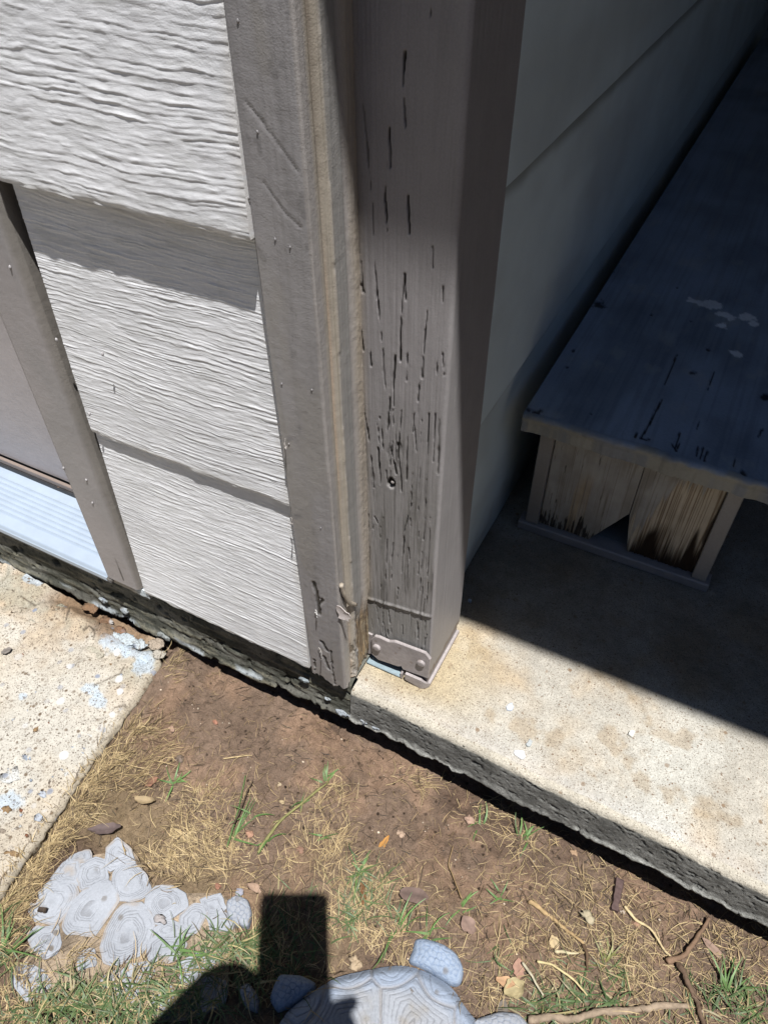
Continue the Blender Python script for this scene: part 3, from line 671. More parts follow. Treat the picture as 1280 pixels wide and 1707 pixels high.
def build_post():
    rr = .0045
    uf = np.arange(PX0, PX1-rr, .0008); ua = np.linspace(0, math.pi/2, 7)[1:-1]; us = np.arange(PY0+rr, PY1+.002, .0018)
    px = np.concatenate([uf, PX1-rr+rr*np.sin(ua), np.full(len(us), PX1)]); py = np.concatenate([np.full(len(uf), PY0), PY0+rr-rr*np.cos(ua), us])
    nxv = np.concatenate([np.zeros(len(uf)), np.sin(ua), np.ones(len(us))]); nyv = np.concatenate([-np.ones(len(uf)), -np.cos(ua), np.zeros(len(us))])
    zs = np.concatenate([np.arange(.142, 1.0, .0016), np.geomspace(1.01, 2.45, 14)])
    X, Z = np.meshgrid(px, zs, indexing='ij'); Y = np.broadcast_to(py[:, None], X.shape); NX = nxv[:, None]; NY = nyv[:, None]
    fr = (nyv < -.9)[:, None]*np.ones(X.shape); S = X+Y
    d = .0003*fbm(S*20, Z*4, 3, 501)+.0002*fbm(S*320, Z*25, 3, 503)+.00008*fbm(S*260, Z*260, 2, 505)+.00022*fbm(S*800, Z*10, 2, 506)
    lower = sstep(.62, .40, Z+.06*fbm(X*30, Z*6, 3, 507))*fr
    c = mix(TAUPE*np.array([1.02, 1.0, 1.0]), TAUPE*np.array([.88, .87, .86]), sstep(-.1, .5, fbm(S*30, Z*4, 3, 509)))
    c = mix(c, [.235, .225, .205], .75*lower)
    c = mix(c, [.15, .142, .122], .7*lower*sstep(-.05, .35, fbm(X*90, Z*9, 4, 511)))
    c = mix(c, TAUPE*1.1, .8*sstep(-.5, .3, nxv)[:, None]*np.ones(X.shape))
    c = mix(c, [.27, .225, .17], .7*sstep(PX0+.016, PX0+.004, X)*fr)                        # tan run-off next to the caulk
    # cracks
    m = np.zeros(X.shape)
    for pts, s in CR:
        D = segdist(X, Z, P2(pts)); wob = .0011*fbm(X*500, Z*70, 2, 513)
        wdt = .00065*s+.0004
        brk = .55+.45*sstep(-.45, -.05, fbm(X*160, Z*40, 3, 515))
        wv = wdt*(.35+1.25*vn(X*30, Z*55, 516)); m = np.maximum(m, s*brk*sstep(wv, wv*.4, D+wob+.0002))
    r2 = np.random.default_rng(5)
    for _ in range(60):
        xc = r2.uniform(PX0+.008, PX1-.008); zc = r2.uniform(.18, .62) if r2.random() < .85 else r2.uniform(.15, .8); L = r2.uniform(.004, .020)+.05*r2.random()**4
        if zc > .45 and r2.random() < .5: continue
        sl = r2.normal(0, .06)
        sel = np.where((px > xc-.01) & (px < xc+.01) & (nyv < -.9))[0]
        zi = np.where((zs > zc-L) & (zs < zc+L))[0]
        if not len(sel) or not len(zi): continue
        ii = np.ix_(sel, zi); D = segdist(X[ii], Z[ii], [(xc-sl*L/2, zc-L/2), (xc+sl*L/2, zc+L/2)])+.0008*fbm(X[ii]*500, Z[ii]*80, 2, 517)
        m[ii] = np.maximum(m[ii], r2.uniform(.2, .85)*sstep(.0010, .0003, D+.0002))
    kn = onyk = ony(652, 806, PY0)
    D = np.hypot((X-kn[0]), (Z-kn[2])/1.7)+.0012*fbm(X*250, Z*150, 3, 519); hole = sstep(.0052, .0035, D)*fr
    sm = np.zeros(X.shape)
    for a, b, r in ((656, 757, .006), (664, 742, .004), (648, 700, .0035), (667, 552, .003)):
        q = ony(a, b, PY0); sm = np.maximum(sm, sstep(r*1.3, r*.5, np.hypot(X-q[0], (Z-q[2])/2.6)+.004*fbm(X*300, Z*90, 3, 521)))
    m = np.maximum(m*fr, .5*sm*fr*sstep(-.2, .3, fbm(X*700, Z*30, 2, 522))); m = np.maximum(m, hole)
    # fine dark side-of-grain ticks on the right arris low down
    c = mix(c, CRACK, np.clip(m*1.05, 0, 1)); d = d-.0022*m-.003*hole
    fine = sstep(.20, .36, fbm(X*620+3*fbm(X*40, Z*5, 2, 526), Z*6, 3, 524))*fr*(.12+.88*lower)*sstep(-.3, .2, fbm(X*50, Z*12, 3, 528)); c = mix(c, [.06, .056, .050], .62*fine); d = d-.0002*fine
    halo = fr*lower*sstep(.1, .5, fbm(X*260, Z*18, 3, 523)); c = mix(c, [.10, .095, .082], .45*halo)
    # raised seam across the foot
    s0 = ony(607, 995, PY0); s1 = ony(726, 1031, PY0)
    zl = s0[2]+(X-s0[0])*(s1[2]-s0[2])/(s1[0]-s0[0]); rd = np.exp(-((Z-zl)/.0022)**2)*fr
    d = d+.0020*rd*(.8+.5*fbm(X*130, Z*130, 2, 525))-.0008*fr*sstep(zl*0, zl*0+.001, zl-.003-Z)
    c = mix(c, GREYW*1.0, .5*fr*sstep(.0, .004, zl-Z)); c = mix(c, [.09, .085, .075], .7*np.exp(-((Z-zl+.0036)/.0010)**2)*fr)
    # bottom edge wear
    c = mix(c, [.12, .085, .055], sstep(.152, .143, Z+.006*fbm(S*200, Z*60, 2, 527))*.8)
    shell('post_timber', np.stack([X+NX*d, Y+NY*d, Z], -1), (-.05, .05, 0), M['post'], post, c)
    lump('nail_head', (kn[0]+.001, PY0+.0012, kn[2]+.001), (.0020, .0014, .0020), (.22, .20, .19), M['metal'], post, 531, nu=8, nv=6)
    MC = TAUPE*np.array([1.18, 1.12, 1.10])
    cz = lambda cx, cy: (580+.15625*cx, 1020+.15625*cy)
    pl = [tuple(ony(*cz(a, b), PY0-.004)[[0, 2]]) for a, b in ((255, 285), (290, 250), (340, 262), (440, 308), (500, 308), (640, 360), (830, 432), (884, 500), (862, 702), (720, 655), (590, 606), (572, 572), (540, 577), (460, 548), (330, 505), (256, 440))]
    br = prism('base_bracket', pl, 'xz', PY0-.0058, PY0-.0022, M['metal'], post, MC, .0011)
    for cx, cy in ((312, 375), (782, 542)):
        p = ony(*cz(cx, cy), PY0-.006)
        a = np.linspace(0, 2*math.pi, 12, endpoint=False)
        V = []; 
        for r, y in ((.0058, PY0-.0055), (.0058, PY0-.0083), (.0048, PY0-.0094), (.0020, PY0-.0098)):
            V += [(p[0]+r*math.cos(t), y, p[2]+r*math.sin(t)) for t in a]
        Fs = [[q*12+i, q*12+(i+1) % 12, q*12+12+(i+1) % 12, q*12+12+i] for q in range(3) for i in range(12)]+[list(range(36, 48))]
        mk('bolt_head', V, Fs, M['metal'], br, MC*.98)
    # strap bent back to the trim, lower shoe wrapping the right side, loose pale flange
    st = [tuple(ony(*cz(a, b), PY0-.001)[[0, 2]]) for a, b in ((150, 195), (262, 245), (250, 445), (160, 432))]
    prism('bracket_strap', st, 'xz', PY0-.0018, PY0+.003, M['metal'], post, MC*.92, .0008)
    a = ony(*cz(610, 640), PY0-.010); b = ony(*cz(880, 740), PY0-.010)
    X0 = a[0]; XR = PX1+.0030
    path = [(X0, PY0-.0105), (XR-.012, PY0-.0105)]+[(XR-.012+.012*math.sin(t), PY0+.0015-.012*math.cos(t)) for t in np.linspace(.15, math.pi/2, 7)]+[(XR, PY1-.002)]
    V = []; npt = len(path)
    for k, (x, y) in enumerate(path):
        zb = ZS+.0015+(.004 if k == 0 else 0)
        zt = ZS+.0195-(.0125*min(1, (k-2)/5) if k > 2 else 0)
        for (o_, z) in ((0, zb), (0, zt), (1, zt), (1, zb)):
            cx, cy = (PX0+PX1)/2, (PY0+PY1)/2
            dx, dy = (0, 1) if k < 2 else ((-1, 0) if k == npt-1 else (-(x-(XR-.012))/.012, -(y-(PY0+.0015))/.012))
            V.append((x+o_*dx*.004, y+o_*dy*.004, z))
    Fs = [[k*4+i, (k+1)*4+i, (k+1)*4+(i+1) % 4, k*4+(i+1) % 4] for k in range(npt-1) for i in range(4)]+[[0, 1, 2, 3], [npt*4-1, npt*4-2, npt*4-3, npt*4-4]]
    mk('base_shoe', V, Fs, M['metal'], post, MC)
    box('base_shoe', (X0+.002, PY0-.002, ZS+.002), (PX1-.001, PY1-.002, ZS+.021), M['metal'], post, MC*.7)
    p0 = onz(*cz(190, 545), ZS+.004); p1 = onz(*cz(555, 688), ZS+.004)
    box('base_flange', (p0[0], p1[1]-.001, ZS+.0015), (p1[0], p1[1]+.018, ZS+.005), M['metal'], post, (.22, .28, .31))
    box('base_flange', (p1[0]+.0003, p1[1]-.0012, ZS+.0012), (p1[0]+.0035, p1[1]+.014, ZS+.014), M['metal'], post, MC*.8)
build_post()

# ------------------------------------------------------------------ PORCH: inner wall, back wall, roof with its eave
pw = thing('porch_wall', (-.25, 2.2, ZS), 'shaded pale lap siding wall running back along the porch', 'wall')
for k in range(8):
    z0 = (ZS+.003 if k == 0 else ZS+.290+.299*(k-1)); z1 = ZS+.290+.299*k+.004
    Yv, Z = np.meshgrid(np.concatenate([np.arange(.6185, 1.8, .006), np.linspace(1.8, 3.8, 30)]), np.linspace(z0, z1, 70 if k < 3 else 12), indexing='ij')
    v = (Z-z0)/(z1-z0)
    X = -.2415-.0105*v+(.0003*1.8*fbm(Yv*14, Z*190, 3, 541+k)+.0003*fbm(Yv*30, Z*60, 3, 547+k))*(1 if k < 3 else 0)
    cw_ = mix(np.array([.70, .80, .83])*(.93, 1.0, .95, 1.0)[k % 4], np.array([.63, .71, .73])*(.93, 1.0, .95, 1.0)[k % 4], sstep(-.2, .4, fbm(Yv*4, Z*9, 3, 551+k)))
    cw_ = mix(cw_, [.27, .29, .28], .85*sstep(.885, .945, v+.01*fbm(Yv*20, Z*0, 2, 553)))            # shade line painted under each lap
    cw_ = mix(cw_, [.42, .40, .34], .55*sstep(.20, .13, Z+.05*fbm(Yv*25, Z*25, 3, 555)))             # splash dirt by the floor
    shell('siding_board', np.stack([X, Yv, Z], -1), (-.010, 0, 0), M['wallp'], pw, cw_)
box('sheathing', (-.36, .6185, ZS+.002), (-.255, 3.9, 2.45), M['wood'], pw, (.3, .25, .2))
rw = thing('porch_back_wall', (1.2, 3.85, ZS), 'deeply shaded wall closing the far end of the porch', 'wall')
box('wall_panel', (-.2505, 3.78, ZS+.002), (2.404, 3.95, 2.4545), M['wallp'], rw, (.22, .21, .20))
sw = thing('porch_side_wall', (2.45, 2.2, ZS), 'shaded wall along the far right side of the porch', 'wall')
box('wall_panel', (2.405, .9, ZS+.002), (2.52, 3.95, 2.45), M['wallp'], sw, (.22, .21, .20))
EY = .637-(2.30-ZS)*(.19189/.95545)
roof = thing('porch_roof', (.5, 2, 2.3), 'roof eave over the porch that shades the post and slab', 'roof')
box('fascia', (-3.4, EY, 2.30), (3.2, EY+.022, 2.47), M['trim'], roof, TAUPE)
box('soffit', (-3.4, EY+.0225, 2.455), (3.2, 4.1, 2.50), M['wallp'], roof, (.35, .34, .32))
box('porch_beam', (-.205, .52, 2.30), (3.2, .615, 2.454), M['trim'], roof, TAUPE)

# added green screen behind the photographer, blocks low sky light
def build_sky_blocker():
    a = np.linspace(math.radians(150), math.radians(390), 120); h = np.concatenate([np.linspace(0, 2.6, 24), [2.7]])
    A, Hh = np.meshgrid(a, h, indexing='ij'); r = 6.2+.35*fbm(A*9, Hh*2, 3, 881)+.15*fbm(A*40, Hh*9, 2, 883)
    r[:, -1] += .9
    P = np.stack([r*np.cos(A), .3+r*np.sin(A)*.9, Hh], -1)
    t = shell('sky_blocker', P, (0, 0, 0), M['grass'], None, mix(np.array([.035, .055, .02]), [.06, .085, .03], sstep(-.2, .4, fbm(A*30, Hh*7, 3, 885))), sides=False)
    meta(t, 'added dark green screen outside the frame that blocks low sky light', 'sky_blocker')
build_sky_blocker()

# ------------------------------------------------------------------ LONG WOODEN BOX along the porch wall
bx = thing('wooden_box', (-.05, 2.0, ZS), 'long grey painted wooden box with rotten notched front panel', 'box')
def build_box():
    FYB = .8620; BXL, BXR = -.193, .0905; LZ = .3590
    # lid: rounded front arris wraps down
    xs = np.concatenate([np.arange(-.2190, .155, .0018)])
    rows, cols = [], []
    fy = .8385+.0034*fbm(xs*22, xs*0, 3, 561)+.0022*fbm(xs*90, xs*0, 3, 563)
    R = .0075
    def lc(xs, y):
        c = mix(np.array([.29, .36, .48]), [.215, .27, .36], sstep(-.2, .4, fbm(xs*14, y*6, 4, 565)))
        c = mix(c, c*.80, .7*sstep(.05, .4, fbm(xs*260, y*5, 3, 566))); c = mix(c, [.40, .43, .46], .35*sstep(.25, .6, fbm(xs*35, y*22, 4, 568)))
        return c
    for z in np.linspace(LZ-.015, LZ-R, 5):
        rows.append(np.stack([xs, fy+.0012*fbm(xs*60, xs*0+z*90, 2, 567)+.004*(LZ-R-z)/.012*vn(xs*30, xs*0, 3), np.full(len(xs), z)], 1)); cols.append(mix(np.array([.27, .26, .22]), [.20, .21, .22], sstep(-.2, .3, fbm(xs*40, xs*0+z*50, 3, 569))))
    for a in np.linspace(.2, 1, 5)*math.pi/2:
        rows.append(np.stack([xs, fy+R*(1-math.cos(a)), LZ-R+R*math.sin(a)+.0008*fbm(xs*80, xs*0+a, 3, 571)], 1)); cols.append(mix(np.array([.26, .26, .24]), [.24, .29, .37], np.clip(.15+.85*a/1.57+.9*fbm(xs*45, xs*0+2, 3, 564), 0, 1)))  # edge tan, top blue: ground bounce and sky light put into the colour
    ys = np.concatenate([np.arange(.848, 1.55, .0034), np.geomspace(1.56, 3.35, 24)])
    for y in ys:
        yy = fy-.8385+y
        z = LZ+.0006*fbm(xs*30, yy*8, 3, 573)+.0005*fbm(xs*8, yy*3, 2, 575)
        c = lc(xs, yy); dark = np.zeros(len(xs))
        for pts, w in (([(1103, 665), (1085, 700), (1068, 730)], .0017), ([(1128, 590), (1108, 640)], .0012), ([(1190, 620), (1178, 650)], .0012), ([(1068, 730), (1082, 733)], .002), ([(1057, 729), (1062, 722)], .002),
                       ([(1120, 740), (1127, 752)], .0016), ([(1133, 738), (1128, 748)], .0016), ([(1163, 745), (1160, 760)], .0016), ([(1172, 745), (1166, 765)], .0016), ([(1178, 752), (1173, 768)], .0016), ([(1225, 765), (1222, 778)], .0012), ([(1270, 715), (1263, 728)], .0016), ([(1165, 700), (1160, 715)], .001), ([(1133, 720), (1126, 745)], .0012)):
            q = [tuple(onz(a, b, LZ)[:2]) for a, b in pts]
            dark = np.maximum(dark, sstep(w*1.2, w*.5, segdist(xs, yy, q)+.0009*fbm(xs*300, yy*120, 2, 577)))
        for (a, b, r) in ((1000, 507, .011), (1152, 620, .007), (1128, 480, .0025), (1023, 453, .004), (995, 478, .003), (955, 585, .0035), (945, 612, .0025), (1275, 660, .008), (1180, 583, .004), (1085, 525, .003), (1150, 535, .0025), (985, 690, .002), (880, 682, .008), (893, 688, .006), (900, 684, .005), (1113, 765, .006), (1095, 768, .005), (1240, 790, .005)):
            p = onz(a, b, LZ)
            dark = np.maximum(dark, .9*sstep(1.1, .4, np.hypot(xs-p[0], (yy-p[1])*.8)/r+.9*fbm(xs*160, yy*120, 3, 579)))
        c = mix(c, [.012, .012, .014], dark)
        pale = np.zeros(len(xs))
        for (a, b, rx, ry) in ((1155, 503, .014, .012), (1185, 508, .016, .013), (1208, 525, .014, .014), (1203, 543, .011, .010), (1248, 530, .012, .014), (1252, 540, .009, .010), (1225, 590, .012, .007)):
            p = onz(a, b, LZ); pale = np.maximum(pale, sstep(1.05, .7, np.hypot((xs-p[0])/rx, (yy-p[1])/ry)+.9*fbm(xs*75, yy*70, 4, 581)))
        c = mix(c, [.80, .86, .94], .95*pale)
        rows.append(np.stack([xs, yy, z-.0015*dark], 1)); cols.append(c)
    lid = shell('lid', np.stack(rows, 1), (0, 0, -.0155), M['lid'], bx, np.stack(cols, 1), flip=True)
    G = np.array([[[x, y, LZ-.0165] for y in (.842, 3.35)] for x in (-.2185, .154)])
    shell('lid_underside', G, (0, 0, .001), M['wood'], bx, (.30, .24, .15), sides=False)
    # base board and carcass
    box('base_board', (-.2035, .8520, ZS+.0015), (.0985, .8800, ZS+.0185), M['lid'], bx, (.27, .25, .25), .002)
    box('bottom_panel', (-.198, .8802, ZS+.0015), (.093, 3.30, ZS+.0165), M['lid'], bx, (.24, .235, .23), .002)
    box('side_panel', (BXL, .8680, ZS+.0190), (BXL+.014, 3.30, LZ-.0175), M['lid'], bx, (.24, .22, .21))
    box('side_panel', (BXR-.014, .8680, ZS+.0190), (BXR, 3.30, LZ-.0175), M['lid'], bx, (.24, .22, .21))
    box('back_panel', (BXL+.0145, 3.285, ZS+.0190), (BXR-.0145, 3.30, LZ-.0175), M['lid'], bx, (.24, .22, .21))
    box('corner_strip', (BXL, .8560, ZS+.0190), (BXL+.021, .8678, LZ-.0175), M['lid'], bx, (.26, .24, .22), .0015)
    box('corner_strip', (BXR-.020, .8560, ZS+.0190), (BXR+.001, .8678, LZ-.0175), M['lid'], bx, (.28, .26, .24), .0015)
    zt = LZ-.0180
    seam = -.0415
    def panel(x0, x1, zbot, seed, right):
        nu = int((x1-x0)/.0008); nv = 110
        u = np.linspace(x0, x1, nu); zb = zbot(u)
        v = np.linspace(0, 1, nv)
        X = np.broadcast_to(u[:, None], (nu, nv)); Z = zb[:, None]+(zt-zb[:, None])*v[None]
        t = (Z-.139)/(zt-.139)
        grain = fbm(X*700, Z*9, 3, seed); g2 = fbm(X*280, Z*7, 3, seed+1)
        c = mix(np.array([.38, .36, .325]), [.31, .285, .245], sstep(-.2, .4, fbm(X*60, Z*12, 3, seed+2)))
        c = mix(c, [.16, .135, .10], .6*sstep(.25, .55, grain))
        if right:
            xr = (X-x0)/(x1-x0)
            bare = sstep(.92, .80, t+.20*fbm(X*260, Z*5, 3, seed+3)+.55*sstep(.55, .15, xr)*1.0-.16*sstep(.72, .9, xr))
            bare = bare*sstep(.05, .14, xr+.15*t)
            wood = mix(np.array([.55, .47, .35]), [.27, .20, .13], sstep(-.05, .35, fbm(X*900, Z*8, 2, seed+4)))
            c = c*(1-bare[..., None])+wood*bare[..., None]
            rot = sstep(.34, .10, t+.13*fbm(X*620, Z*10, 3, seed+5)+.16*fbm(X*70, Z*14, 2, seed+8)-.05*xr+.10*sstep(.25, .0, xr))*sstep(.03, .12, xr)
            rot = np.maximum(rot, .9*sstep(.955, .985, xr+.03*fbm(X*60, Z*30, 3, seed+6))*sstep(.9, .5, t))
            c = mix(c, [.035, .022, .013], rot)
            d = .0009*fbm(X*900, Z*8, 2, seed+4)*bare+.0006*bare*0-.0012*bare-.002*rot
        else:
            xr = (X-x0)/(x1-x0)
            strip = sstep(.16, .05, np.abs(xr-.44-.10*(t-.5))+.12*fbm(X*300, Z*10, 3, seed+3)+.05)*sstep(.72, .45, t)
            wood = mix(np.array([.40, .32, .22]), [.22, .16, .10], sstep(-.1, .3, fbm(X*800, Z*8, 2, seed+4)))
            c = c*(1-strip[..., None])+wood*strip[..., None]
            dk = sstep(.25, .5, fbm(X*330, Z*30, 4, seed+5)+.70*sstep(.30, .0, t)-.22)*sstep(.95, .6, xr)
            c = mix(c, [.02, .015, .012], dk*.9)
            d = -.0008*strip-.001*dk
        d = d+.0004*grain+.0003*g2
        shell('front_panel', np.stack([X, .8615-d, Z], -1), (0, .012, 0), M['wood'], bx, c)
    apex = .2190
    def zl(u): return .1400+np.where(u > -.0900, (apex-.1400)*np.clip((u+.0900)/(.0485-.0002), 0, 1), 0)+.0015*fbm(u*80, u*0, 2, 591)
    def zr(u): return .1400+np.where(u < -.0290, (apex-.1400)*np.clip((-.0290-u)/.0125, 0, 1), 0)+.003*np.abs(fbm(u*200, u*0, 2, 593))
    panel(BXL+.0222, seam-.0006, zl, 600, False)
    panel(seam+.0006, BXR-.0212, zr, 620, True)
build_box()

# ------------------------------------------------------------------ TURTLE STEPPING STONES
STC = np.array([.285, .300, .330]); SANDC = np.array([.30, .235, .17])
def ring_scute(name, poly, z0, parent, seed, rise=.004, rings=15, colr=STC):
    p = np.array(poly); n = len(p)
    per = np.concatenate([p, p[:1]]); L = np.concatenate([[0], np.cumsum(np.hypot(*np.diff(per, axis=0).T))])
    m = 44; s = np.linspace(0, L[-1], m, endpoint=False)
    b = np.stack([np.interp(s, L, per[:, 0]), np.interp(s, L, per[:, 1])], 1)
    b = (b*3+np.roll(b, 1, 0)*.5+np.roll(b, -1, 0)*.5)/4
    c = b.mean(0)+.004*(rng.random(2)-.5)
    b = b+.0030*fbm(b*60, b*60+seed, 3, seed)
    V, C = [], []
    V.append(np.column_stack([b, np.full(m, z0-.010)])); C.append(np.broadcast_to(SANDC*.7, (m, 3)))
    tt = [(1.0, 1)]
    for k in range(rings):
        e0 = 1-k/rings*.74; e1 = 1-(k+1)/rings*.74; wd = e0-e1
        tt += [(e0-.10*wd, 0), (e0-.74*wd, 0), (e0-.84*wd, 2), (e0-.90*wd, 2)]
    nr = len(tt)
    for k, (t, gk) in enumerate(tt):
        q = c+(b-c)*t; q = q+.0014*fbm(q*110, q*80+t*3, 2, seed+3)
        on = sstep(.36, .66, vn(q[:, 0]*55+t*9, q[:, 1]*55, seed+4))
        g = (gk == 2)*on+(gk == 1)*1.0
        z = z0+rise*(1-.55*t*t)-.0012*g+.0006*fbm(q[:, 0]*40, q[:, 1]*40, 2, seed+5)
        V.append(np.column_stack([q, z]))
        C.append(mix(np.broadcast_to(colr, (m, 3))*(.92+.16*vn(q[:, 0]*25, q[:, 1]*25, seed+7))[:, None], np.array([.095, .092, .095]), np.clip(g*(.50 if gk == 2 else .35), 0, .9)))
        C[-1] = mix(C[-1], SANDC, .5*sstep(.35, .8, fbm(q[:, 0]*40+seed, q[:, 1]*40, 4, seed+9)+.45*sstep(.80, 1, t)))
    V.append(np.array([[c[0], c[1], z0+rise*.95]])); C.append(colr[None]*.9)
    Fs = []
    R = nr+1
    for r in range(R-1):
        for i in range(m): j = (i+1) % m; Fs.append([r*m+i, r*m+j, (r+1)*m+j, (r+1)*m+i])
    for i in range(m): Fs.append([(R-1)*m+i, (R-1)*m+(i+1) % m, R*m])
    return mk(name, np.concatenate(V), Fs, M['turtle'], parent, np.concatenate(C), None, True)
def scaly(name, poly, z0, rise, parent, seed, cell=.0062, colr=STC):
    p = np.array(poly); c = p.mean(0); m = 64; nr = 26
    per = np.concatenate([p, p[:1]]); L = np.concatenate([[0], np.cumsum(np.hypot(*np.diff(per, axis=0).T))]); s = np.linspace(0, L[-1], m, endpoint=False)
    b = np.stack([np.interp(s, L, per[:, 0]), np.interp(s, L, per[:, 1])], 1)
    for _ in range(4): b = (b+np.roll(b, 1, 0)*.5+np.roll(b, -1, 0)*.5)/2
    V = [np.column_stack([b, np.full(m, z0-.012)])]; C = [np.broadcast_to(colr*.6, (m, 3))]
    for k in range(nr):
        t = 1-(k/(nr-1))**1.0*.97
        q = c+(b-c)*t; f1, f2, cid = vor(q[:, 0]/cell, q[:, 1]/cell, seed); e = sstep(.22, .02, f2-f1)
        z = z0+rise*np.sqrt(max(0, 1-t**2.6))+.0011*(1-e)*min(1, (1-t)*8)+.0004*cid
        V.append(np.column_stack([q, z])); C.append(mix(np.broadcast_to(colr, (m, 3)), colr*np.array([.62, .68, .78]), .8*e))
    Fs = [[r*m+i, r*m+(i+1) % m, (r+1)*m+(i+1) % m, (r+1)*m+i] for r in range(nr) for i in range(m)]
    Fs.append([nr*m+i for i in range(m)])
    return mk(name, np.concatenate(V), Fs, M['turtle'], parent, np.concatenate(C), None, True)

def build_stone_left():
    z = .0065; k_ = .328125
    g = lambda L: [tuple(onz(20+k_*a, 1380+k_*b, z)[:2]) for a, b in L]
    def g2(L):
        q = np.array(g(L)); c = q.mean(0); w = q-c; r = np.linalg.norm(w, axis=1, keepdims=True); return c+w*(1+.0046/r)
    S = [[(110, 330), (200, 280), (300, 285), (320, 340), (270, 430), (230, 475), (130, 465), (95, 410)],
         [(325, 365), (400, 300), (490, 285), (530, 370), (480, 440), (420, 530), (300, 530), (265, 490), (290, 420)],
         [(350, 190), (420, 165), (475, 180), (480, 255), (400, 290), (360, 300), (345, 240)],
         [(205, 260), (260, 190), (330, 165), (338, 285), (300, 265), (230, 275)],
         [(270, 180), (320, 140), (385, 120), (395, 158), (340, 168)],
         [(480, 180), (490, 110), (540, 55), (600, 110), (620, 170), (560, 182), (510, 210)],
         [(520, 240), (560, 195), (620, 192), (670, 240), (690, 330), (640, 352), (550, 358), (525, 300)],
         [(540, 430), (580, 390), (660, 390), (700, 440), (720, 500), (690, 580), (640, 640), (550, 680), (475, 690), (460, 610), (490, 520)],
         [(690, 360), (730, 310), (800, 310), (870, 350), (880, 400), (820, 440), (760, 480), (720, 470), (690, 400)],
         [(870, 450), (920, 400), (970, 400), (985, 440), (950, 520), (890, 530), (865, 500)],
         [(975, 370), (1050, 345), (1085, 410), (1040, 430), (990, 435)], [(1010, 455), (1080, 440), (1115, 490), (1110, 515), (1020, 520)],
         [(735, 510), (800, 490), (860, 500), (850, 530), (750, 550)], [(710, 580), (760, 558), (850, 548), (870, 600), (820, 660), (760, 690), (700, 670)],
         [(95, 540), (150, 505), (230, 500), (245, 560), (225, 620), (170, 650), (120, 600)], [(10, 710), (90, 690), (165, 730), (190, 790), (130, 850), (80, 870), (30, 800)],
         [(345, 640), (400, 630), (415, 690), (350, 700)], [(610, 690), (690, 685), (720, 720), (690, 780), (620, 760)], [(860, 680), (930, 650), (1010, 640), (1020, 690), (940, 760), (870, 790)],
         [(470, 770), (560, 720), (640, 790), (620, 860), (540, 900), (480, 870)], [(730, 850), (800, 810), (840, 880), (780, 950), (720, 930)], [(900, 820), (1000, 770), (1080, 790), (1060, 880), (960, 930), (900, 890)]]
    t = thing('turtle_stone', tuple(onz(235, 1580, 0)), 'pale turtle shell stepping stone half buried in dry grass beside the path', 'stepping stone', 'turtle stepping stones')
    out = g([(70, 420), (110, 310), (200, 230), (300, 140), (470, 120), (530, 40), (630, 120), (700, 280), (900, 320), (1060, 330), (1130, 420), (1130, 540), (1090, 700), (1100, 820), (1000, 940), (800, 980), (560, 930), (300, 900), (60, 900), (0, 740), (60, 640)])
    p = np.array(out); n = len(p); c = p.mean(0)
    # sandy bed of the stone, showing between the scutes
    m = 72; per = np.concatenate([p, p[:1]]); L = np.concatenate([[0], np.cumsum(np.hypot(*np.diff(per, axis=0).T))]); s = np.linspace(0, L[-1], m, endpoint=False)
    b = np.stack([np.interp(s, L, per[:, 0]), np.interp(s, L, per[:, 1])], 1); b = b+.004*fbm(b*40, b*40, 3, 640)
    V = []; C = []
    for k in range(26):
        q = c+(b-c)*(1-k/25*.98); zz = z+.0030*min(1, k/3)-.0042+.0009*fbm(q[:, 0]*60, q[:, 1]*60, 3, 641)
        V.append(np.column_stack([q, zz])); C.append(mix(np.broadcast_to(SANDC, (m, 3)), SANDC*.62, sstep(0, .4, fbm(q[:, 0]*30, q[:, 1]*30, 3, 643))))
    Fs = [[r*m+i, r*m+(i+1) % m, (r+1)*m+(i+1) % m, (r+1)*m+i] for r in range(25) for i in range(m)]+[[25*m+i for i in range(m)]]
    mk('sandy_bed', np.concatenate(V), Fs, M['soil'], t, np.concatenate(C), None, True)
    for k, q in enumerate(S): ring_scute('scute', g2(q), z, t, 650+k*7, .0014, 9 if k in (0, 1, 6, 7, 8) else 6)
    scaly('foot', g([(1090, 370), (1140, 340), (1200, 365), (1220, 430), (1200, 505), (1130, 495), (1092, 440)]), z, .005, t, 811)
    scaly('foot', g([(1140, 800), (1205, 785), (1255, 860), (1245, 935), (1180, 905)]), z, .005, t, 813)
build_stone_left()

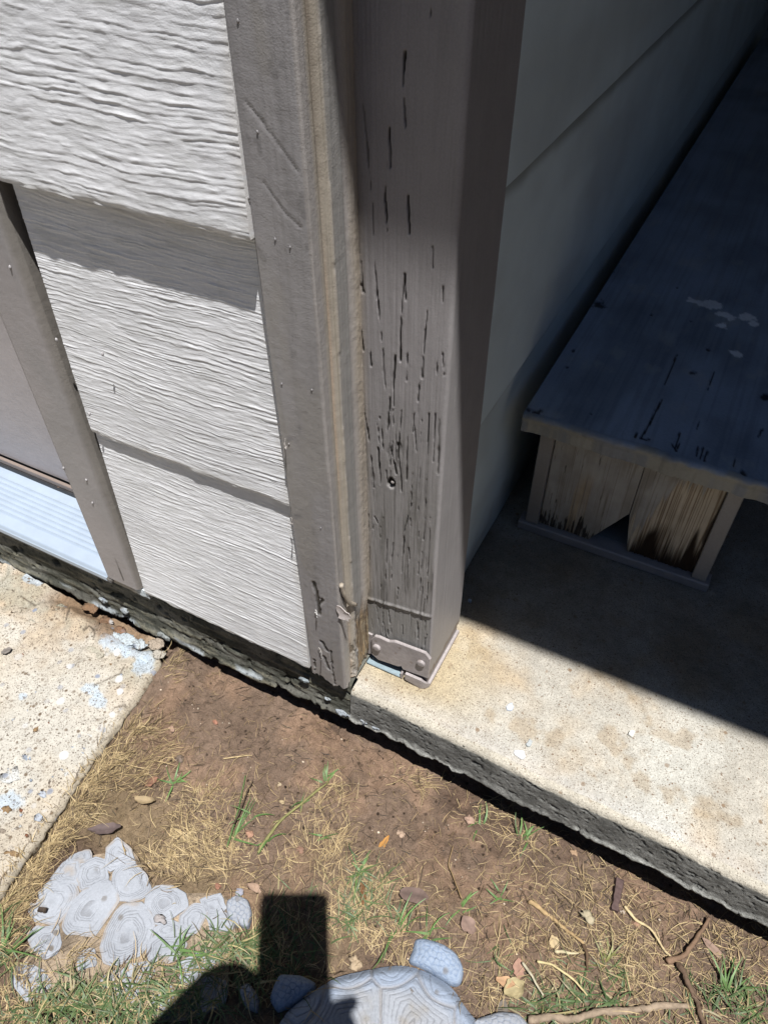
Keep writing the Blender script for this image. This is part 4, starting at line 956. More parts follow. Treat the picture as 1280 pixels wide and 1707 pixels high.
def build_stone_right():
    k_ = .375
    g = lambda L, z=.01: [onz(420+k_*a, 1540+k_*b, z)[:2] for a, b in L]
    rim = np.array(g([(105, 420), (250, 300), (350, 232), (480, 197), (580, 177), (690, 167), (760, 190), (850, 235), (910, 280), (945, 340), (965, 400)], .016))
    # ellipse of the shell: fitted to the visible rim
    X, Y = rim[:, 0], rim[:, 1]
    A = np.column_stack([2*X, 2*Y, np.ones(len(X))]); sol = np.linalg.lstsq(A, X*X+Y*Y, rcond=None)[0]
    cx, cy = sol[0], sol[1]; r0 = math.sqrt(sol[2]+cx*cx+cy*cy)
    t = thing('turtle_stone', (cx, cy, 0), 'raised bluish turtle stepping stone with shell plates under the phone shadow', 'stepping stone', 'turtle stepping stones')
    H0 = .030
    th = np.linspace(0, 2*math.pi, 721); rr = np.concatenate([np.linspace(0, .985, 230), [.995, 1.0]])
    RR, TH = np.meshgrid(rr, th[:-1], indexing='ij')
    # rim bulge so that the visible outline follows the photo
    ang = np.arctan2(Y-cy, X-cx); rad = np.hypot(X-cx, Y-cy); oi = np.argsort(ang)
    rfun = np.interp(th[:-1], ang[oi], rad[oi], left=r0, right=r0) if ang.min() > -1 and ang.max() < math.pi else np.full(720, r0)
    kk = np.hanning(43); kk /= kk.sum(); rfun = np.convolve(np.concatenate([rfun[-21:], rfun, rfun[:21]]), kk, 'valid')
    # below the frame
    PX_ = RR*rfun[None]*np.cos(TH); PY_ = RR*rfun[None]*np.sin(TH)
    # cells: a ring of rim plates, a ring of side plates, the ridge plates
    cs = []; a0 = .25
    nrim = 15
    for i in range(nrim): cs.append((.90*r0*math.cos(a0+2*math.pi*i/nrim), .90*r0*math.sin(a0+2*math.pi*i/nrim), 0))
    for i in range(7): cs.append((.53*r0*math.cos(a0+.45+2*math.pi*i/7), .53*r0*math.sin(a0+.45+2*math.pi*i/7), 1))
    cs.append((.02*r0, .0, 1))
    cs = np.array(cs)
    D = np.hypot(PX_[..., None]-cs[:, 0], PY_[..., None]-cs[:, 1])-np.where(cs[:, 2] == 1, .030*r0/.13, 0)
    idx = np.argmin(D, -1); so = np.sort(D, -1); e = so[..., 1]-so[..., 0]
    rings = .5+.5*np.cos(2*math.pi*(e+.0014*fbm(PX_*50, PY_*50, 3, 821)+.0008*fbm(PX_*160, PY_*160, 2, 822))/.0088)
    amp = sstep(-.5, .2, fbm(PX_*20, PY_*20, 2, 823))
    seamv = sstep(.005, .0, e)
    dome = H0*np.sqrt(np.clip(1-RR**3.2, 0, 1))*.72+.008*(1-RR*RR)
    Z = .002+dome+.0060*sstep(1.0, .90, RR)-.0026*seamv-.0009*sstep(.80, .98, 1-rings)*sstep(0, .004, e)*(RR < .985)+.0008*fbm(PX_*60, PY_*60, 3, 825)
    Z = np.where(RR > .99, np.where(RR > .998, -.02, Z-.004), Z)
    V = np.stack([cx+PX_, cy+PY_, Z], -1)
    blue = np.array([.235, .285, .37])
    C = mix(mix(np.broadcast_to(STC*1.0, V.shape), [.25, .225, .19], .7*sstep(.1, .5, fbm(PX_*22, PY_*22, 4, 826))), blue, .85*sstep(.70, .90, RR+.08*fbm(PX_*25, PY_*25, 3, 827)))
    C = mix(C, [.085, .08, .085], .48*sstep(.92, .995, 1-rings)*sstep(-.40, .15, fbm(PX_*45, PY_*45, 3, 829))); C = mix(C, [.22, .18, .14], .40*seamv)
    # one object per shell plate
    n2 = 720; nr = len(rr)
    fid = idx[:-1]
    for k in range(len(cs)):
        ii, jj = np.where(fid == k)
        if not len(ii): continue
        j2 = (jj+1) % n2
        F = np.stack([ii*n2+jj, (ii+1)*n2+jj, (ii+1)*n2+j2, ii*n2+j2], 1)
        u, inv = np.unique(F.ravel(), return_inverse=True)
        mk('scute', V.reshape(-1, 3)[u], inv.reshape(F.shape).astype(np.int32), M['turtle'], t, C.reshape(-1, 3)[u], None, True)
    fc = np.array([.245, .295, .375])
    scaly('foot', g([(690, 165), (715, 110), (720, 60), (770, 60), (850, 85), (915, 130), (945, 200), (930, 270), (880, 270), (800, 215)]), .004, .013, t, 831, .0062, fc)
    scaly('foot', g([(75, 330), (95, 270), (120, 220), (220, 225), (290, 260), (270, 300), (180, 360), (110, 390)]), .004, .013, t, 833, .0062, fc)
    scaly('foot', g([(950, 430), (1010, 415), (1100, 385), (1190, 395), (1235, 445), (1220, 520), (1100, 520), (980, 480)]), .004, .012, t, 835, .0062, STC*.95)
    return (cx, cy, r0)
RS = build_stone_right()

# ------------------------------------------------------------------ GRASS, STRAW, LITTER
def zsurf(x, y):
    x = np.asarray(x, float); y = np.asarray(y, float)
    z = soil_h(x, y)
    z = np.where(x < path_edge_x(y)-.004, .031, z)
    d = np.hypot(x-RS[0], y-RS[1])/RS[2]
    z = np.where(d < 1, np.maximum(z, .004+.034*np.sqrt(np.clip(1-d**3.2, 0, 1))), z)
    ins = inpoly(x, y, STONE_A); z = np.where(ins, np.maximum(z, .011), z)
    return z
def blades(name, base, ang, length, width, lift, curl, cols, mat, seg=3, droop=.0, kind='stuff', label=None, loc=None, z0=None, parent=None):
    """narrow folded strips, each bent along its length; all real faces"""
    n = len(base); x, y = base[:, 0], base[:, 1]
    z = zsurf(x, y) if z0 is None else z0
    P = []; wv = []
    a = ang.copy(); el = lift.copy(); px, py, pz = x.copy(), y.copy(), z+.0008
    for s in range(seg+1):
        w = width*(1-.82*(s/seg)**1.6)*(.75 if s == 0 else 1)
        sx, sy = -np.sin(a), np.cos(a)
        tw = .35*np.sin(a*3+s)
        P.append(np.stack([np.stack([px-sx*w/2, py-sy*w/2, pz-tw*w*.5], 1), np.stack([px+sx*w/2, py+sy*w/2, pz+tw*w*.5], 1)], 1))
        st = length/seg
        px = px+np.cos(a)*np.cos(el)*st; py = py+np.sin(a)*np.cos(el)*st; pz = pz+np.sin(el)*st
        gz = zsurf(px, py) if z0 is None else z0
        pz = np.maximum(pz, gz+.0009)
        a = a+curl; el = el-droop
    P = np.stack(P, 1)                                             # n, seg+1, 2, 3
    m = (seg+1)*2
    i = (np.arange(n)*m)[:, None]+(np.arange(seg)*2)[None]
    F = np.stack([i, i+1, i+3, i+2], -1).reshape(-1, 4)
    C = np.repeat(cols[:, None, :], m, 1)
    C[:, :2] *= .8
    o = mk(name, P.reshape(-1, 3), F, mat, parent, C.reshape(-1, 3), loc)
    if kind: meta(o, label, None, None, kind)
    elif label: o['label'] = label
    return o
def scatter(spec, n_scale=1.0):
    """spec: (px, py, sx, sy, n, direction deg or None, spread) in picture terms, laid out on the ground"""
    out = []
    for px, py, sx, sy, n, dr, spd in spec:
        n = int(n*n_scale)
        a = rng.normal(px, sx, n); b = rng.normal(py, sy, n)
        for q in range(n):
            p = onz(a[q], b[q], .005)
            if p[1] > .47: continue
            out.append((p[0], p[1], (rng.uniform(0, 2*math.pi) if dr is None else math.radians(rng.normal(dr, spd)))))
    return np.array(out)
def keep(B, fn): return B[fn(B[:, 0], B[:, 1])]
def tone(n, a, b, c=None, pc=.2):
    t = rng.random(n)[:, None]; col = np.array(a)*(1-t)+np.array(b)*t
    if c is not None:
        s = rng.random(n) < pc; col[s] = np.array(c)*(.7+.6*rng.random((s.sum(), 1)))
    return col*(.75+.5*rng.random((n, 1)))
def straw():
    edge = -math.degrees(math.atan2(LEFT_B[1]-LEFT_A[1], LEFT_B[0]-LEFT_A[0]))
    spec = []
    # drifts along the path edge, laid with it
    for t in np.linspace(.30, 1.25, 22):
        px = 285+(10-285)*t+rng.normal(26, 5); py = 1085+(1475-1085)*t+rng.normal(12, 4)
        spec.append((px, py, 15, 12, 190, 85 if t < .8 else 95, 46))
    spec += [(262, 1245, 22, 22, 380, 60, 35), (225, 1290, 22, 22, 300, 70, 30), (285, 1110, 10, 16, 110, 75, 25), (300, 1090, 8, 6, 50, 80, 30), (330, 1380, 40, 30, 620, 170, 40), (290, 1440, 40, 25, 480, 160, 45), (390, 1430, 35, 25, 420, 175, 50), (340, 1330, 30, 20, 260, 120, 60),
             (420, 1330, 30, 20, 110, None, 0), (540, 1360, 22, 35, 300, 95, 40), (560, 1410, 22, 25, 220, 95, 50), (560, 1330, 18, 15, 120, 100, 40), (500, 1430, 30, 25, 130, None, 0), (610, 1490, 40, 30, 330, 100, 60), (640, 1560, 40, 30, 330, 100, 60), (570, 1520, 25, 30, 180, 100, 50), (700, 1480, 40, 35, 170, None, 0), (740, 1540, 30, 30, 150, None, 0),
             (700, 1300, 26, 10, 150, 30, 50), (830, 1350, 40, 18, 170, 20, 60), (880, 1400, 30, 18, 130, None, 0), (920, 1470, 60, 40, 330, None, 0), (1000, 1520, 60, 40, 420, None, 0), (1080, 1580, 60, 40, 420, None, 0), (950, 1620, 70, 40, 480, None, 0), (1100, 1660, 80, 30, 480, None, 0), (1220, 1620, 50, 40, 340, None, 0), (1220, 1560, 40, 25, 160, None, 0), (830, 1640, 25, 30, 260, None, 0), (880, 1560, 40, 35, 200, None, 0),
             (20, 1560, 30, 40, 420, 100, 40), (30, 1640, 30, 40, 420, 110, 50), (100, 1680, 60, 25, 500, None, 0), (250, 1660, 80, 25, 520, None, 0), (130, 1600, 14, 14, 170, 60, 40), (215, 1620, 20, 10, 150, None, 0), (350, 1640, 50, 20, 300, None, 0), (470, 1560, 40, 40, 330, 110, 50), (480, 1640, 40, 30, 300, None, 0), (60, 1480, 14, 18, 260, 100, 30), (25, 1520, 14, 20, 220, 100, 30)]
    B = scatter(spec, .80)
    far = rng.uniform(0, 1, (4200, 2)); G = np.column_stack([-.95+1.5*far[:, 0], -.35+.62*far[:, 1], rng.uniform(0, 6.28, 4200)])
    G = G[(G[:, 1] < .02+.25*(G[:, 0]+.2))]                     # thicker cover behind the photographer
    B = np.concatenate([B, G])
    def ok(x, y):
        s = (x > path_edge_x(y)+.001-.012*(rng.random(len(x)) < .25)) & (rng.random(len(x)) < .25+1.3*sstep(.25, .65, vn(x*55, y*55, 96)))
        a = inpoly(x, y, STONE_A) & (rng.random(len(x)) < .62)
        r = (np.hypot(x-RS[0], y-RS[1]) < RS[2]*.97) & (rng.random(len(x)) < .93)
        return s & ~a & ~r
    B = keep(B, ok); n = len(B)
    blades('dry_straw', B[:, :2], B[:, 2], rng.uniform(.010, .042, n)*rng.uniform(.5, 1.1, n), rng.uniform(.0004, .0012, n), rng.uniform(-.04, .32, n), rng.normal(0, .30, n), tone(n, (.42, .325, .175), (.27, .19, .095), (.10, .068, .04), .32), M['straw'], 3, .16, 'stuff', 'dry straw coloured grass clippings matted on the soil')
    # short broken fibres on all the bare soil
    n = 11500; U = rng.random((n, 2)); x = -.75+1.25*U[:, 0]; y = -.10+.56*U[:, 1]
    d = vn(x*9, y*9, 91)+.4*vn(x*30, y*30, 92); k = (x > path_edge_x(y)+.004) & (rng.random(n) < .25+.6*d) & (np.hypot(x-RS[0], y-RS[1]) > RS[2]) & ~inpoly(x, y, STONE_A)
    x, y = x[k], y[k]; n = len(x)
    blades('plant_litter', np.column_stack([x, y]), rng.uniform(0, 6.28, n), rng.uniform(.004, .020, n), rng.uniform(.0004, .0011, n), rng.uniform(-.05, .25, n), rng.normal(0, .35, n), tone(n, (.30, .215, .115), (.14, .095, .055), (.04, .03, .02), .45), M['straw'], 2, .15, 'stuff', 'short broken stalk fibres scattered over bare soil')
straw()
def green():
    spec = [(120, 1680, 60, 16, 330, None, 0), (230, 1690, 70, 12, 330, None, 0), (60, 1690, 40, 12, 170, None, 0), (170, 1650, 30, 10, 120, None, 0), (270, 1650, 36, 12, 130, None, 0), (340, 1675, 30, 15, 120, None, 0), (310, 1610, 30, 12, 70, None, 0), (370, 1590, 34, 14, 190, None, 0), (410, 1575, 16, 12, 80, None, 0), (440, 1560, 12, 30, 60, 95, 40), (430, 1620, 20, 18, 120, None, 0),
            (490, 1560, 30, 30, 170, 100, 50), (480, 1620, 30, 20, 110, None, 0), (600, 1510, 24, 26, 110, 100, 45), (620, 1470, 20, 20, 60, None, 0), (590, 1540, 20, 20, 60, 100, 40), (660, 1540, 12, 22, 26, 95, 25),
            (8, 1560, 10, 30, 70, 95, 30), (15, 1600, 14, 10, 40, None, 0), (950, 1660, 40, 18, 130, None, 0), (900, 1680, 22, 12, 80, None, 0), (1020, 1620, 24, 18, 60, None, 0), (1210, 1670, 36, 20, 150, 95, 45), (1260, 1690, 20, 12, 80, None, 0), (1090, 1690, 80, 10, 40, None, 0), (830, 1610, 14, 30, 26, None, 0), (990, 1690, 40, 10, 60, None, 0)]
    B = scatter(spec, .52)
    U = rng.random((5200, 2)); G = np.column_stack([-.95+1.5*U[:, 0], -.40+.60*U[:, 1], rng.uniform(0, 6.28, 5200)]); G = G[(G[:, 1] < -.02+.25*(G[:, 0]+.2))]
    B = np.concatenate([B, G])
    B = keep(B, lambda x, y: (x > path_edge_x(y)+.002) & (np.hypot(x-RS[0], y-RS[1]) > RS[2]*.99)); n = len(B)
    c = tone(n, (.050, .085, .030), (.085, .120, .045), (.22, .185, .09), .25)
    blades('green_grass', B[:, :2], B[:, 2], rng.uniform(.014, .042, n), rng.uniform(.0009, .0022, n), rng.uniform(.0, .6, n), rng.normal(0, .16, n), c, M['grass'], 4, .22, 'stuff', 'patchy short green grass growing through straw along the bottom')
green()

# green runners and sprigs one can tell apart
def sprig(px, py, n, L, dirs, label, cat='grass tuft', group='green grass sprigs on bare soil', colr=(.085, .15, .045), w=(.0018, .0032), lift=(.15, .6)):
    p = onz(px, py, .006); z = float(zsurf(p[0], p[1]))
    t = thing('grass_sprig', (p[0], p[1], z), label, cat, group)
    base = np.column_stack([p[0]+rng.normal(0, .003, n), p[1]+rng.normal(0, .003, n)])
    ang = np.array([math.radians(dirs[i % len(dirs)]+rng.normal(0, 9)) for i in range(n)])
    for i in range(n):
        blades('blade', base[i:i+1], ang[i:i+1], np.array([L*rng.uniform(.6, 1.1)]), np.array([rng.uniform(*w)]), np.array([rng.uniform(*lift)]), np.array([rng.normal(0, .07)]), np.array([colr])*rng.uniform(.7, 1.3), M['grass'], 5, .10, None, None, None, None, t)
    return t
sprig(545, 1300, 6, .030, [95, 125, 70, 200, 60, 150], 'green shoot tip forking at the upper end of the runner')
sprig(500, 1345, 3, .024, [60, 240, 110], 'small green blades halfway along the runner on bare soil')
sprig(442, 1400, 4, .026, [255, 280, 235, 60], 'short green blades at the lower end of the runner')
sprig(384, 1400, 5, .060, [85, 78, 100, 60, 20], 'tall thin green blades left of the runner above straw')
sprig(418, 1358, 3, .030, [205, 25, 240], 'flat grey green blade lying across the thin stems')
sprig(800, 1370, 5, .028, [100, 80, 250, 275, 120], 'small green tuft below the slab left of another tuft')
sprig(872, 1395, 7, .034, [95, 110, 80, 270, 130, 140, 60], 'bright green fan of blades close under the slab edge')
sprig(715, 1560, 7, .040, [80, 60, 240, 200, 110, 265, 30], 'green tuft drooping onto the blue turtle foot')
sprig(535, 1395, 3, .022, [30, 45, 210], 'two green blades in the straw below the runner')
sprig(768, 1515, 4, .028, [55, 35, 70, 235], 'slanting green blades above the turtle stone on soil')
sprig(838, 1495, 5, .020, [180, 20, 90, 140, 230], 'dark green rosette at the end of the thin root')
sprig(600, 1455, 8, .034, [100, 130, 60, 20, 170, 240, 80, 280], 'loose green tuft beside the brown bark chip')
sprig(665, 1545, 6, .05, [88, 95, 272, 80, 265, 100], 'upright green blades just above the turtle shell rim')
sprig(290, 1300, 8, .028, [20, 60, 0, 160, 200, 40, 110, 300], 'green blades in the brown hollow among straw')
sprig(1010, 1600, 8, .034, [80, 120, 40, 150, 20, 200, 100, 60], 'yellow green tuft where the root ends', colr=(.14, .14, .045))
sprig(8, 1590, 6, .05, [90, 75, 110, 60, 20, 130], 'green blades at the left picture edge beside path')
sprig(1215, 1650, 9, .04, [90, 70, 110, 130, 50, 100, 80, 150, 30], 'dense green tuft near the lower right corner')
sprig(300, 1590, 9, .045, [40, 70, 20, 100, 140, 200, 320, 60, 170], 'green blades sprawling over the middle of the left turtle stone')

def path3(lst, lift=.003): 
    q = [onz(a, b, .008) for a, b in lst]
    return [np.array([p[0], p[1], float(zsurf(p[0], p[1]))+lift]) for p in q]
def twig(name, lst, r0, r1, label, cat, colr, lift=.003, group=None, forks=(), seg=7, bumps=0):
    line = smoothline(path3(lst, lift), 6); rad = np.linspace(r0, r1, len(line))*(1+.25*np.array([fbm(np.array([k*.8]), np.array([1.]), 2, 901)[0] for k in range(len(line))]))
    p0 = line[0]; p0 = (p0[0], p0[1], p0[2]-lift)
    if not forks:
        o = tube(name, line, rad, M['bark'], None, colr, seg, p0); meta(o, label, cat, group); return o
    t = thing(name, p0, label, cat, group); tube('stem', line, rad, M['bark'], t, colr, seg)
    for f in forks: 
        l2 = smoothline(path3(f, lift), 5); tube('side_shoot', l2, np.linspace(r1*.9, r1*.4, len(l2)), M['bark'], t, colr, seg)
    return t
twig('grass_runner', [(430, 1420), (445, 1395), (470, 1365), (505, 1338), (535, 1312), (548, 1300)], .0022, .0014, 'thin green grass runner crossing the bare soil', 'grass runner', (.20, .19, .08), .003, forks=([(470, 1365), (455, 1368)], [(505, 1338), (500, 1352)]))
twig('grass_stalk', [(378, 1410), (386, 1385), (396, 1352), (404, 1310), (409, 1290)], .0013, .0007, 'upright green stem beside the dark dry stalk', 'grass stem', (.09, .14, .05), .006)
twig('dry_stalk', [(392, 1376), (402, 1350), (413, 1322), (422, 1302)], .0013, .0006, 'dark dry stalk leaning beside the green stem', 'dry stalk', (.07, .05, .035), .012)
twig('root', [(882, 1500), (905, 1516), (930, 1532), (955, 1555), (973, 1572)], .0030, .0016, 'thin tan root lying diagonally on the soil', 'root', (.33, .23, .12), .0035)
twig('root', [(973, 1572), (979, 1590), (979, 1615)], .0022, .0014, 'dark broken root going straight down from the tan root', 'root', (.10, .065, .04), .003)
twig('twig', [(1042, 1508), (1060, 1528), (1085, 1545), (1105, 1575), (1120, 1594)], .0018, .0012, 'slender pale stem bending down towards the forked twig', 'twig', (.48, .38, .22), .004)
twig('twig', [(1180, 1530), (1168, 1552), (1150, 1578), (1130, 1596), (1112, 1602)], .0018, .0036, 'short dark brown stick pointing at the slab edge', 'twig', (.18, .115, .075), .006)
twig('twig', [(1130, 1604), (1142, 1630), (1155, 1655), (1166, 1680), (1172, 1707)], .0034, .0024, 'dark stick running down to the bottom from the short stick', 'twig', (.12, .08, .055), .005, forks=([(1142, 1630), (1160, 1660), (1185, 1675)],))
twig('branch', [(880, 1700), (930, 1695), (960, 1697), (990, 1689), (1040, 1684), (1065, 1683), (1090, 1675), (1145, 1676)], .0042, .0036, 'long grey brown branch lying along the bottom edge', 'branch', (.26, .20, .145), .006)
twig('dry_stalk', [(895, 1602), (925, 1612), (955, 1635), (978, 1660)], .0015, .0010, 'pale straw stalk over the yellow green tuft', 'dry stalk', (.50, .41, .22), .008)
twig('dry_stalk', [(870, 1605), (890, 1635), (905, 1660)], .0016, .0010, 'grey straw stalk between two dead leaves', 'dry stalk', (.40, .36, .26), .008)
twig('dry_stalk', [(925, 1584), (945, 1586), (965, 1588)], .0022, .0008, 'short pale flat stalk lying level on bare soil', 'dry stalk', (.46, .39, .25), .004)
twig('dry_stalk', [(372, 1263), (405, 1258), (420, 1256)], .0011, .0006, 'single pale straw stalk on bare soil near the wall', 'dry stalk', (.42, .32, .18), .003)
twig('dry_stalk', [(770, 1500), (755, 1460), (748, 1440), (755, 1410)], .0010, .0008, 'bent wiry stalk standing out of the straw', 'dry stalk', (.22, .15, .08), .006)
twig('weed_stem', [(592, 1178), (588, 1192), (585, 1206)], .0012, .0008, 'pale dry stem hanging over the slab corner', 'dry stalk', (.48, .42, .3), .060)

def leaf(px, py, L, W, ang, colr, label, cat='leaf', group='dead leaves on the soil', z=None, curl=.25, tiltz=.15):
    p = onz(px, py, .008); zz = float(zsurf(p[0], p[1])) if z is None else z
    n = 9; mm = 5; a = math.radians(ang); G = np.zeros((n, mm, 3)); sd = int(px*7+py)
    for i in range(n):
        t = i/(n-1); w = W*(math.sin(math.pi*min(1, t*.92+.06))**.75)*(1+.28*(vn(np.array([i*.9]), np.array([sd*1.0]), 3)[0]-.5)*2)
        for j in range(mm):
            s = (j/(mm-1)-.5)
            lx = (t-.5)*L; ly = s*w
            h = curl*abs(s)**1.5*W*1.5+.35*curl*L*(t-.5)**2*2+tiltz*L*t*.5+.0016*vn(np.array([i*1.1]), np.array([j*1.3+sd]), 5)[0]
            G[i, j] = (p[0]+lx*math.cos(a)-ly*math.sin(a), p[1]+lx*math.sin(a)+ly*math.cos(a), zz+.002+h)
    cc = np.broadcast_to(np.array(colr), G.shape).copy(); cc[:, mm//2] *= .72
    o = shell('leaf', G, (0, 0, -.0005), M['leaf'], None, cc, smooth=True, loc=(p[0], p[1], zz))
    return meta(o, label, cat, group)
leaf(174, 1380, .042, .014, 215, (.115, .085, .08), 'curled grey brown leaf on straw above the left turtle stone', curl=.5)
leaf(250, 1298, .020, .011, 60, (.22, .115, .075), 'reddish leaf fragment in the hollow among straw')
leaf(240, 1330, .030, .012, 20, (.33, .25, .15), 'tan crumpled leaf below the reddish fragment', curl=.7)
leaf(640, 1403, .022, .007, 80, (.36, .18, .05), 'small orange leaf standing out on bare soil')
leaf(865, 1614, .022, .013, 110, (.32, .19, .14), 'pink leaf above the two tan leaves near the branch')
leaf(842, 1637, .022, .012, 10, (.42, .26, .15), 'tan leaf beside the upright pink leaf')
leaf(857, 1648, .026, .020, 50, (.36, .30, .17), 'yellow folded leaf under the tan leaf', curl=.5)
leaf(690, 1495, .036, .018, 15, (.13, .09, .075), 'flat mauve brown leaf on soil above the turtle stone', curl=.1)
leaf(780, 1543, .022, .016, 150, (.22, .15, .12), 'small mauve leaf right of the mauve brown leaf', curl=.3)
leaf(925, 1567, .016, .011, 130, (.44, .34, .20), 'cream leaf chip on bare soil near the tan root')
leaf(1190, 1580, .030, .010, 160, (.25, .17, .13), 'brown leaf strip right of the short dark stick')
leaf(22, 1101, .016, .011, 60, (.17, .15, .135), 'grey leaf lying alone on the path', z=.032, curl=.1, tiltz=.05)
leaf(838, 1680, .02, .014, 100, (.14, .12, .10), 'dark grey leaf tucked beside the turtle foot')

def chip(px, py, L, W, T, ang, colr, label, name='bark_chip', cat='bark chip', group=None):
    p = onz(px, py, .006); zz = float(zsurf(p[0], p[1])); a = math.radians(ang)
    n = 12; V = []
    for i in range(n):
        t = i/(n-1); w = W*(.75+.4*vn(np.array([i*.9]), np.array([px]), 7)[0]); 
        for (s, h) in ((-1, 0), (-.7, 1), (.7, 1.1), (1, 0)):
            lx = (t-.5)*L; ly = s*w/2
            V.append((p[0]+lx*math.cos(a)-ly*math.sin(a), p[1]+lx*math.sin(a)+ly*math.cos(a), zz+.001+h*T*(.8+.4*vn(np.array([i*1.7]), np.array([s*3.]), 9)[0])))
    Fs = [[i*4+k, (i+1)*4+k, (i+1)*4+k+1, i*4+k+1] for i in range(n-1) for k in range(3)]+[[0, 1, 2, 3], [4*n-1, 4*n-2, 4*n-3, 4*n-4]]
    o = mk(name, V, Fs, M['bark'], None, colr, (p[0], p[1], zz)); return meta(o, label, cat, group)
chip(605, 1490, .026, .008, .005, 125, (.13, .065, .03), 'brown bark chip beside the loose green tuft')
chip(1029, 1490, .040, .012, .006, 95, (.09, .06, .055), 'dark splintered bark strip standing in the slab shadow')
chip(75, 1520, .010, .006, .004, 20, (.06, .045, .035), 'tiny black chip on the left turtle stone rim', cat='bark chip')

def pebble(px, py, s, colr, label, group='small stones on the soil', zz=None, cat='stone', flat=.55):
    p = onz(px, py, .006); z = float(zsurf(p[0], p[1])) if zz is None else zz
    o = lump('pebble', (p[0], p[1], z+s*.12), (s*rng.uniform(.42, .58), s*rng.uniform(.30, .45), s*flat*.42), np.array(colr)*.62+np.array([.085, .062, .045]), M['stone'], None, int(px+py), (p[0], p[1], z), 14, 9, 1.0)
    return meta(o, label, cat, group)
PK = (.36, .23, .17)
for px, py, s, c, l in ((416, 1390, .011, (.38, .20, .13), 'pink triangular stone on bare soil beside the runner'), (285, 1214, .010, PK, 'reddish brick crumb on soil near the path corner'), (358, 1200, .009, (.33, .13, .08), 'brick red crumb on soil below the wall'),
                        (424, 1478, .014, (.36, .24, .17), 'flat tan stone just above the phone shadow'), (500, 1415, .010, (.22, .11, .075), 'dull red stone in the soil right of the runner'), (465, 1304, .006, (.42, .34, .22), 'small cream pebble on bare soil left of the shoot'),
                        (298, 1260, .014, (.10, .08, .07), 'round dark pebble at the edge of the straw'), (363, 1475, .008, (.28, .11, .07), 'dark red crumb at the edge of the left turtle stone'), (590, 1602, .018, (.40, .31, .20), 'tan stone touching the turtle shell rim'),
                        (782, 1362, .014, (.38, .25, .19), 'pink stone under the slab beside a green tuft'), (667, 1387, .009, (.42, .30, .22), 'pale pink pebble right of the orange leaf'), (980, 1529, .014, (.40, .36, .24), 'pale greenish stone chip right of the tan root'),
                        (958, 1417, .009, (.34, .22, .13), 'orange tan pebble below the slab edge'), (1038, 1517, .007, (.42, .36, .30), 'white pebble at the foot of the bark strip'), (1062, 1537, .010, (.33, .18, .12), 'reddish pebble beside the slender pale stem'),
                        (672, 1551, .007, (.44, .24, .12), 'orange pebble above the turtle shell rim'), (470, 1337, .006, (.46, .36, .2), 'yellow pebble on bare soil below the shoot'), (268, 1535, .012, (.33, .33, .35), 'grey stone fragment beside the left turtle stone'),
                        (398, 1484, .010, (.28, .32, .42), 'bluish stone bit at the top of the scaly turtle foot'), (30, 1101, .004, (.2, .2, .2), 'tiny grey pebble on the path')):
    if l.startswith('tiny'): continue
    pebble(px, py, s, c, l)
# grit too small to pick out
def grit():
    n = 1500; U = rng.random((n, 2)); x = -.65+1.15*U[:, 0]; y = -.05+.50*U[:, 1]
    k = (x > path_edge_x(y)+.01) & (np.hypot(x-RS[0], y-RS[1]) > RS[2]) & ~inpoly(x, y, STONE_A); x, y = x[k], y[k]; n = len(x)
    z = soil_h(x, y); s = rng.uniform(.0006, .0022, n)*rng.uniform(.5, 1.2, n)
    oc = np.array([(1, 0, 0), (0, 1, 0), (-1, 0, 0), (0, -1, 0), (0, 0, .8), (0, 0, -.8)])
    V = np.stack([x, y, z+s*.2], 1)[:, None]+oc[None]*s[:, None, None]*rng.uniform(.6, 1.3, (n, 6, 1))
    f = np.array([(0, 1, 4), (1, 2, 4), (2, 3, 4), (3, 0, 4), (1, 0, 5), (2, 1, 5), (3, 2, 5), (0, 3, 5)])
    F = (np.arange(n)*6)[:, None, None]+f[None]
    cols = np.repeat(tone(n, (.20, .13, .085), (.10, .065, .045), (.42, .34, .26), .3)[:, None], 6, 1)
    o = mk('gravel', V.reshape(-1, 3), F.reshape(-1, 3), M['stone'], None, cols.reshape(-1, 3)); meta(o, 'fine grit and crumbs scattered over the brown soil', None, None, 'stuff')
grit()

